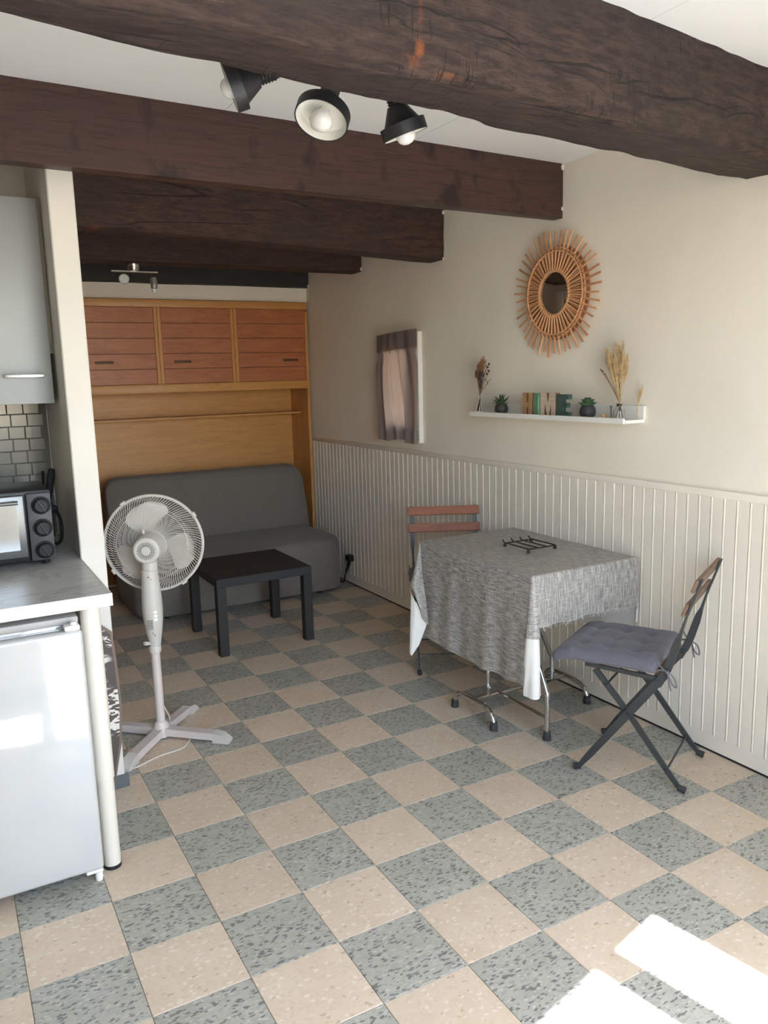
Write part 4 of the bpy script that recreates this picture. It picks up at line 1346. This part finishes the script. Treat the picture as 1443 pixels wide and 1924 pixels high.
def stick_mesh(name, r0, r1, rad, mat, z0=0, z1=0):
    mm = MB().tube([(r0, 0, z0), ((r0 + r1) / 2, 0, (z0 + z1) / 2), (r1, 0, z1)], rad, 7)
    me = bpy.data.meshes.new(name); mm.bm.to_mesh(me); mm.bm.free(); me.materials.append(mat)
    me.polygons.foreach_set('use_smooth', [True] * len(me.polygons)); me.set_sharp_from_angle(angle=.8)
    return me
st = [stick_mesh('ray_stick', .100, .282 + dl, .0046 + dr, mt_, -.002, -.006) for dl, dr, mt_ in ((0, 0, M_rattan), (.010, .0006, M_rattan_dark), (-.008, -.0004, M_rattan_dark), (.014, .0002, M_rattan))]
inv = TW[mr.name].inverted()
rnd = random.Random(5)
for q in range(46):
    a = 2 * PI * (q + rnd.uniform(-.12, .12)) / 46
    share('ray_stick', st[rnd.randrange(4)], mr, M=inv @ MM0 @ Matrix.Rotation(a, 4, 'Z'))
sm = stick_mesh('inner_stick', .104, .190, .0038, M_rattan, .006, .002)
for q in range(46):
    share('inner_stick', sm, mr, M=inv @ MM0 @ Matrix.Rotation(2 * PI * (q + .5) / 46, 4, 'Z'))
# binding loops round both rings
mm = MB()
for q in range(46):
    for rr, zz, tr in ((.103, .004, .009), (.193, .0, .010)):
        Mq = MM0 @ Matrix.Rotation(2 * PI * (q + .25) / 46, 4, 'Z') @ Matrix.Translation((rr, 0, zz))
        pts = [Mq @ Vector((tr * math.cos(w), .003 * math.cos(w), tr * .9 * math.sin(w))) for w in [2 * PI * z / 10 for z in range(10)]]
        mm.tube(pts, .0018, 5, closed=True)
o = obj('binding', mm, M_rattan, mr); o['kind'] = 'stuff'

# ------------------------------------------------------------------ picture ledge and ornaments
SZ = 1.303
ys0, ys1 = -.150, .945
sh = thing('picture_ledge', 'long white picture ledge on the wall below the round mirror', 'shelf', (WX, .4, SZ))
obj('base_board', MB().box((1.905, ys0 + .006, SZ - .014), (WX - .0005, ys1, SZ), .001, 1), M_white, sh)
obj('back_board', MB().box((2.000, ys0 + .002, SZ), (WX - .0005, ys1, SZ + .055), .001, 1), M_white, sh)
obj('front_lip', MB().box((1.896, ys0 + .014, SZ - .015), (1.906, ys1, SZ + .008), .001, 1), M_white, sh)
def leaf_mesh(name, L, W, thk, curl, mat, tip=True):
    def f(u, v):
        w = W * (math.sin(PI * min(1, .12 + u * .88)) ** .7 if tip else math.sin(PI * (.1 + .85 * u)) ** .5)
        x = (v * 2 - 1) * w
        return Vector((x, L * u * (1 - .12 * curl * u), curl * L * u * u * .5 + abs(v * 2 - 1) * w * .35))
    mm = MB(); mm.grid(f, 8, 4); mm.grid(lambda u, v: f(u, v) - Vector((0, 0, thk * (1 - (2 * v - 1) ** 2) * (1 - u))), 8, 4, flip=True)
    me = bpy.data.meshes.new(name); mm.bm.to_mesh(me); mm.bm.free(); me.materials.append(mat)
    me.polygons.foreach_set('use_smooth', [True] * len(me.polygons))
    return me
def potted(label, loc, R, H, leaves, name):
    p = thing(name, label, 'plant', loc)
    obj('pot', MB().lathe([(0, 0), (R * .62, 0), (R * .9, H * .2), (R, H * .48), (R * .93, H * .78), (R * .74, H), (R * .66, H), (R * .66, H * .86), (0, H * .86)], 28, M=Matrix.Translation(loc)), M_pot, p)
    for me, az, el, z in leaves:
        share('leaf', me, p, M=Matrix.Translation((0, 0, H * .86 + z)) @ Matrix.Rotation(az, 4, 'Z') @ Matrix.Rotation(el, 4, 'X'))
    return p
lf1 = leaf_mesh('aloe_leaf', .062, .0075, .004, -.25, M_green_d)
rnd = random.Random(2)
potted('spiky potted succulent in a round black pot, left of the letters', (1.945, .735, SZ + .0006), .034, .048,
       [(lf1, 2 * PI * q / 16 + rnd.uniform(-.2, .2), math.radians(rnd.choice([20, 38, 55, 74])), 0) for q in range(16)], 'potted_aloe')
lf2 = leaf_mesh('rosette_leaf', .044, .016, .006, .5, M_green, False)
potted('potted rosette succulent in a round black pot, right of the letters', (1.945, .121, SZ + .0006), .036, .052,
       [(lf2, 2 * PI * q / 8, math.radians(8), .004) for q in range(8)] + [(lf2, 2 * PI * (q + .5) / 7, math.radians(32), .004) for q in range(7)] + [(lf2, 2 * PI * q / 4, math.radians(58), .002) for q in range(4)], 'potted_rosette')
# letters H O M E; outlines in (toward the right of the viewer = -y, up = z)
def letter(name, label, y_left, w, h, d, outline, mats, xf=1.925, rot=0.0, hole=None):
    mm = MB()
    if hole is None:
        o2 = [(-a * w, b * h) for a, b in outline]
        mm.prism(o2, 0, d, 'x')
    else:
        n = len(outline)
        pts = []
        for x in (0, d):
            pts += [(x, -a * w, b * h) for a, b in outline] + [(x, -a * w, b * h) for a, b in hole]
        F = []
        for k2 in range(n):
            q = (k2 + 1) % n
            F += [(k2, q, n + q, n + k2), (2 * n + k2, 3 * n + k2, 3 * n + q, 2 * n + q), (k2, 2 * n + k2, 2 * n + q, q), (n + k2, n + q, 3 * n + q, 3 * n + k2)]
        mm.poly(pts, F)
    bmesh.ops.recalc_face_normals(mm.bm, faces=list(mm.bm.faces))
    mm.bm.normal_update()
    for f in mm.bm.faces:
        f.material_index = 0 if abs(f.normal.x) > .9 else (1 if len(mats) > 1 else 0)
    o = tag(obj(name, mm, mats, recalc=False), label, 'letter')
    o.location = (xf, y_left, SZ + .0005); o.rotation_euler = (0, 0, rot)
    return o
HH = [(0, 0), (.40, 0), (.40, .36), (.60, .36), (.60, 0), (1, 0), (1, 1), (.60, 1), (.60, .60), (.40, .60), (.40, 1), (0, 1)]
letter('letter_block', 'raw wood decorative letter H standing on the ledge', .545, .073, .106, .018, HH, [M_letter_h, M_letter_side])
OO = [(.5 + .5 * math.cos(a), .5 + .5 * math.sin(a)) for a in [2 * PI * q / 32 for q in range(32)]]
OI = [(.5 + .22 * math.cos(a), .5 + .28 * math.sin(a)) for a in [2 * PI * q / 32 for q in range(32)]]
def sq(p, k2=.72):
    a, b = p[0] - .5, p[1] - .5
    return (.5 + math.copysign(abs(a * 2) ** k2 / 2, a), .5 + math.copysign(abs(b * 2) ** k2 / 2, b))
OO = [sq(p, .45) for p in OO]
letter('letter_block', 'mint green decorative letter O turned edge-on between H and M', .424, .062, .106, .040, OO, [M_letter_o], 1.918, math.radians(82), OI)
MMo = [(0, 0), (.28, 0), (.31, .55), (.44, .02), (.58, .02), (.70, .55), (.72, 0), (1, 0), (1, 1), (.60, 1), (.50, .56), (.40, 1), (0, 1)]
letter('letter_block', 'whitewashed wooden decorative letter M next to the green ones', .413, .105, .107, .026, MMo, [M_letter_m, M_letter_side])
EE = [(0, 0), (1, 0), (1, .22), (.5, .22), (.5, .42), (.88, .42), (.88, .62), (.5, .62), (.5, .78), (1, .78), (1, 1), (0, 1)]
letter('letter_block', 'dark teal decorative letter E at the end of the word', .302, .080, .101, .022, EE, [M_letter_e])
# vases with dried stems
def vase(label, loc, h, rb, rn):
    v = thing('bud_vase', label, 'vase', loc)
    obj('bottle', MB().lathe([(0, 0), (rb, 0), (rb * 1.02, .004), (rb, h * .5), (rn, h * .72), (rn, h), (rn * .86, h), (rn * .86, h * .72), (rb * .9, h * .5), (rb * .9, .006), (0, .006)], 24, M=Matrix.Translation(loc)), M_glass, v)
    return v
vL = (1.945, .925, SZ + .0006); vR = (1.945, -.066, SZ + .0006)
vase('slim clear glass vase at the far end of the ledge, holding dark dried flowers', vL, .085, .018, .009)
vase('clear glass vase at the near end of the ledge, holding pale pampas', vR, .070, .024, .012)
def plume(mm, base, tip, bend, w, n=60, seed=1, r=.0009):
    """feathery spindle between base and tip"""
    rn = random.Random(seed)
    path = smooth_path([base, Vector(base).lerp(tip, .5) + Vector(bend), tip], 8)
    mm.tube(path, .0012, 5)
    for q in range(n):
        t = .42 + .58 * rn.random()
        i = min(int(t * (len(path) - 1)), len(path) - 2)
        p = path[i].lerp(path[i + 1], t * (len(path) - 1) - i)
        d = (path[i + 1] - path[i]).normalized()
        k2 = math.sin(PI * (t - .42) / .58) ** .6
        a = rn.uniform(0, 2 * PI)
        nrm = d.orthogonal().normalized(); bn = d.cross(nrm)
        o2 = (nrm * math.cos(a) + bn * math.sin(a)) * w * k2 * rn.uniform(.3, 1)
        mm.tube([p, p + d * .022 + o2 * .7, p + d * .04 + o2], [r * 1.6, r * 1.3, r * .5], 4, cap=False)
pg = thing('pampas_bunch', 'straw coloured pampas bunch in the glass vase near the ledge end', 'dried flowers', (vR[0], vR[1], SZ + .007))
b0 = Vector((vR[0], vR[1] - .004, SZ + .060))
rnp = random.Random(11)
tips = [(-.018, .010, .292), (-.006, .004, .286), (-.030, .040, .262), (.012, .022, .275), (-.012, -.024, .262), (.0, -.012, .288), (-.02, .052, .248), (.01, .064, .232), (.0, -.032, .232)]
tips += [(rnp.uniform(-.02, .02), rnp.uniform(-.030, .045), rnp.uniform(.215, .268)) for _ in range(12)]
for i, tp in enumerate(tips):
    mm = MB(); plume(mm, b0, Vector((vR[0] + tp[0], vR[1] + tp[1], SZ + tp[2])), (-.004, tp[1] * .1 - .004, 0), .0125, 80, i)
    obj('plume', mm, M_pampas, pg)
mm = MB()
for dx, dy in ((-.006, .02), (.004, -.02), (.002, .004), (-.004, -.012), (.006, .012)):
    mm.tube([b0 + Vector((0, 0, .03)), b0, Vector((vR[0] + dx, vR[1] + dy * .8, SZ + .008))], .0013, 6)
for dy, z in ((.10, .205), (.085, .19), (.11, .21)):
    mm.tube(smooth_path([b0, b0 + Vector((-.005, dy * .4, .07)), Vector((vR[0] - .004, vR[1] + dy, SZ + z))], 5), [.0010] * 10 + [.0032], 6)
obj('stems', mm, M_dry_brown, pg)
mm = MB().sphere(b0 + Vector((-.002, .004, .0)), .010, 12, 8, (1, 1.2, .7))
obj('twine_knot', mm, M_dry_brown, pg)
dg = thing('dried_flower_bunch', 'dark brown dried flower bunch in the slim vase at the ledge far end', 'dried flowers', (vL[0], vL[1], SZ + .007))
b1 = Vector((vL[0], vL[1] - .006, SZ + .088))
mm = MB()
for i, (dy, dz, dx) in enumerate(((.012, .175, 0), (-.01, .22, .005), (-.025, .20, -.01), (-.035, .17, .01), (-.05, .16, 0), (-.07, .19, -.006), (-.085, .20, 0), (-.08, .165, .004), (.03, .17, 0), (-.09, .12, 0))):
    top = Vector((vL[0] + dx, vL[1] - .01 + dy, SZ + .055 + dz))
    mm.tube(smooth_path([Vector((vL[0] - .006 + .0012 * i, vL[1] + .010 - .002 * i, SZ + .009)), b1, b1.lerp(top, .6) + Vector((0, .004, 0)), top], 6), .0014, 5)
obj('stems', mm, M_dry_brown, dg)
mm = MB(); plume(mm, b1, Vector((vL[0], vL[1] - .030, SZ + .255)), (0, .012, 0), .030, 170, 21); plume(mm, b1, Vector((vL[0], vL[1] - .010, SZ + .235)), (0, .012, 0), .024, 140, 22)
obj('plume', mm, plain('rusty_plume', (166, 120, 84), .9, var=.2, vs=60), dg)
for dy, z, sx in ((.012, .20, 1), (-.022, .19, 1.3), (-.030, .165, 1.2), (-.045, .20, .9), (-.028, .145, 1.1)):
    obj('seed_head', MB().sphere((vL[0] - .012, vL[1] + dy - .004, SZ + z), .008 * sx, 10, 8, (.8, .8, 2.6)), M_dry_dark, dg)
for dy, z in ((-.078, .235), (-.092, .25), (-.075, .20), (-.09, .215)):
    obj('seed_head', MB().sphere((vL[0] - .004, vL[1] + dy, SZ + z), .0042, 8, 6, (1, 1.6, 1.4)), M_dry_dark, dg)
obj('twig', MB().tube(smooth_path([(vL[0] - .004, vL[1] - .045, SZ + .172), (vL[0] - .006, vL[1] - .07, SZ + .170), (vL[0] - .006, vL[1] - .085, SZ + .145)], 5), .0015, 5), M_dry_dark, dg)
# loose bits on the ledge
dr = MB(); dr.sphere((0, 0, .011), .009, 12, 8, (.9, .9, 1.2))
o = tag(obj('dried_bud', dr, M_orange), 'tiny orange dried bud on the ledge beside the glass vase', 'dried flower'); o.location = (1.93, .010, SZ)
mm = MB(); plume(mm, Vector((1.985, -.125, SZ + .004)), Vector((1.985, -.140, SZ + .105)), (-.004, 0, 0), .010, 70, 31, .0008)
tag(obj('grass_plume', mm, M_pampas), 'single small straw plume leaning at the bare end of the ledge', 'dried flower')
mm = MB().tube([(1.935, -.030, SZ), (1.935, -.028, SZ + .05)], .0022, 6).sphere((1.935, -.028, SZ + .052), .0042, 8, 6)
tag(obj('glass_stirrer', mm, plain('blue_grey_glass', (70, 86, 98), .2)), 'thin blue-grey stem standing on the ledge by the pampas vase', 'ornament')

# ------------------------------------------------------------------ spotlights behind the first beam
sp = thing('spotlight_bar', 'black three-headed spotlight bar behind the massive beam', 'lamp', (.42, -.56, 2.40))
obj('mount_bar', MB().box((.05, -.60, 2.395), (.80, -.555, 2.42), .004, 1), M_spot_black, sp)
def spot(pos, d, R, L, neck):
    M0 = axis_mat(pos, d)       # +Z out of the mouth
    h = obj('head', MB().lathe([(R * .36, -L), (R * .40, -L), (R * .80, -L * .42), (R, -L * .40), (R, 0), (R * .96, 0), (R * .93, -L * .36)], 40, M=M0, cap=False), M_spot_black, sp)
    obj('reflector', MB().lathe([(R * .95, -.001), (R * .88, -L * .35), (R * .34, -L * .50), (0, -L * .5)], 40, M=M0, cap=False), M_spot_white, h)
    obj('bulb', MB().lathe([(R * .18, -L * .5), (R * .22, -L * .35), (R * .40, -L * .12), (R * .43, L * .04), (R * .36, L * .18), (R * .2, L * .27), (0, L * .30)], 24, M=M0), M_bulb, h)
    mm = MB()
    base = Vector(pos) - Vector(d).normalized() * L * .98
    for q in range(6):
        p = Vector(pos) - Vector(d).normalized() * (L * .98 + .008 * q)
        mm.lathe([(R * .32, -.003), (R * .36, 0), (R * .32, .003)], 20, M=axis_mat(p, d))
    mm.tube([base, Vector(pos) - Vector(d).normalized() * (L + .05)], R * .30, 16)
    obj('heat_sink', mm, M_spot_black, h)
    mm = MB().tube(smooth_path([Vector(pos) - Vector(d).normalized() * (L + .03), Vector(neck) + Vector((0, 0, -.06)), Vector(neck)], 5), .007, 8)
    obj('arm', mm, M_spot_black, h)
def facing(pos, toward, right, upw):
    tc_ = (Vector((-0.558, -2.52, 1.5135)) - Vector(pos)).normalized()
    return tuple(tc_ * toward + rt * right + up * upw)
for pos_, f_, R_, L_, nk in (((.162, -.50, 2.218), (.05, -.94, -.35), .058, .075, (.17, -.575, 2.40)),
                             ((.407, -.50, 2.172), (.37, -.27, -.89), .072, .080, (.42, -.575, 2.40)),
                             ((.665, -.50, 2.165), (-.32, .29, -.92), .064, .080, (.66, -.575, 2.40))):
    spot(pos_, facing(pos_, *f_), R_, L_, nk)

# chrome twin spot under the short beam
cs = thing('twin_spot', 'small chrome ceiling lamp with two heads in front of the wall unit', 'lamp', (.56, 2.42, 2.185))
obj('canopy', MB().lathe([(0, 2.150), (.026, 2.150), (.034, 2.168), (.036, 2.1885), (0, 2.1885)], 24, M=Matrix.Translation((.555, 2.43, 0))), M_chrome, cs)
obj('bar', MB().box((.425, 2.418, 2.143), (.695, 2.442, 2.151), .002, 1), M_alu, cs)
h = obj('head', MB().lathe([(.018, -.05), (.026, -.04), (.029, 0), (.027, 0), (.024, -.008), (0, -.008)], 24, M=axis_mat((.483, 2.37, 2.096), (-.35, -.92, -.2))), M_alu, cs)
obj('lens', MB().lathe([(.025, -.007), (0, -.004)], 24, M=axis_mat((.483, 2.37, 2.096), (-.35, -.92, -.2)), cap=False), M_bulb, h)
obj('stem', MB().tube([(.487, 2.43, 2.145), (.487, 2.41, 2.104)], .005, 8), M_chrome, h)
h = obj('head', MB().lathe([(.016, .0), (.020, -.012), (.020, -.06), (.015, -.066), (0, -.066)], 24, M=Matrix.Translation((.668, 2.43, 2.118))), M_alu, cs)
obj('bulb', MB().lathe([(.014, -.066), (.015, -.078), (.009, -.09), (0, -.092)], 16, M=Matrix.Translation((.668, 2.43, 2.118))), M_bulb, h)
obj('stem', MB().tube([(.668, 2.43, 2.145), (.668, 2.43, 2.117)], .005, 8), M_chrome, h)

# plug adapter by the sofa
pa = thing('plug_lead', 'black plug and lead hanging at the wainscot beside the sofa', 'cable', (1.98, 2.58, 0))
mm = MB().box((1.955, 2.545, .180), (1.999, 2.605, .225), .005, 2)
obj('plug', mm, M_black, pa)
obj('lead', MB().tube(smooth_path([(1.975, 2.575, .185), (1.972, 2.60, .13), (1.968, 2.635, .07), (1.965, 2.66, .010), (1.955, 2.71, .007), (1.94, 2.78, .007)], 6), [.014] * 5 + [.010] * 5 + [.005] * 21, 8), M_black, pa)
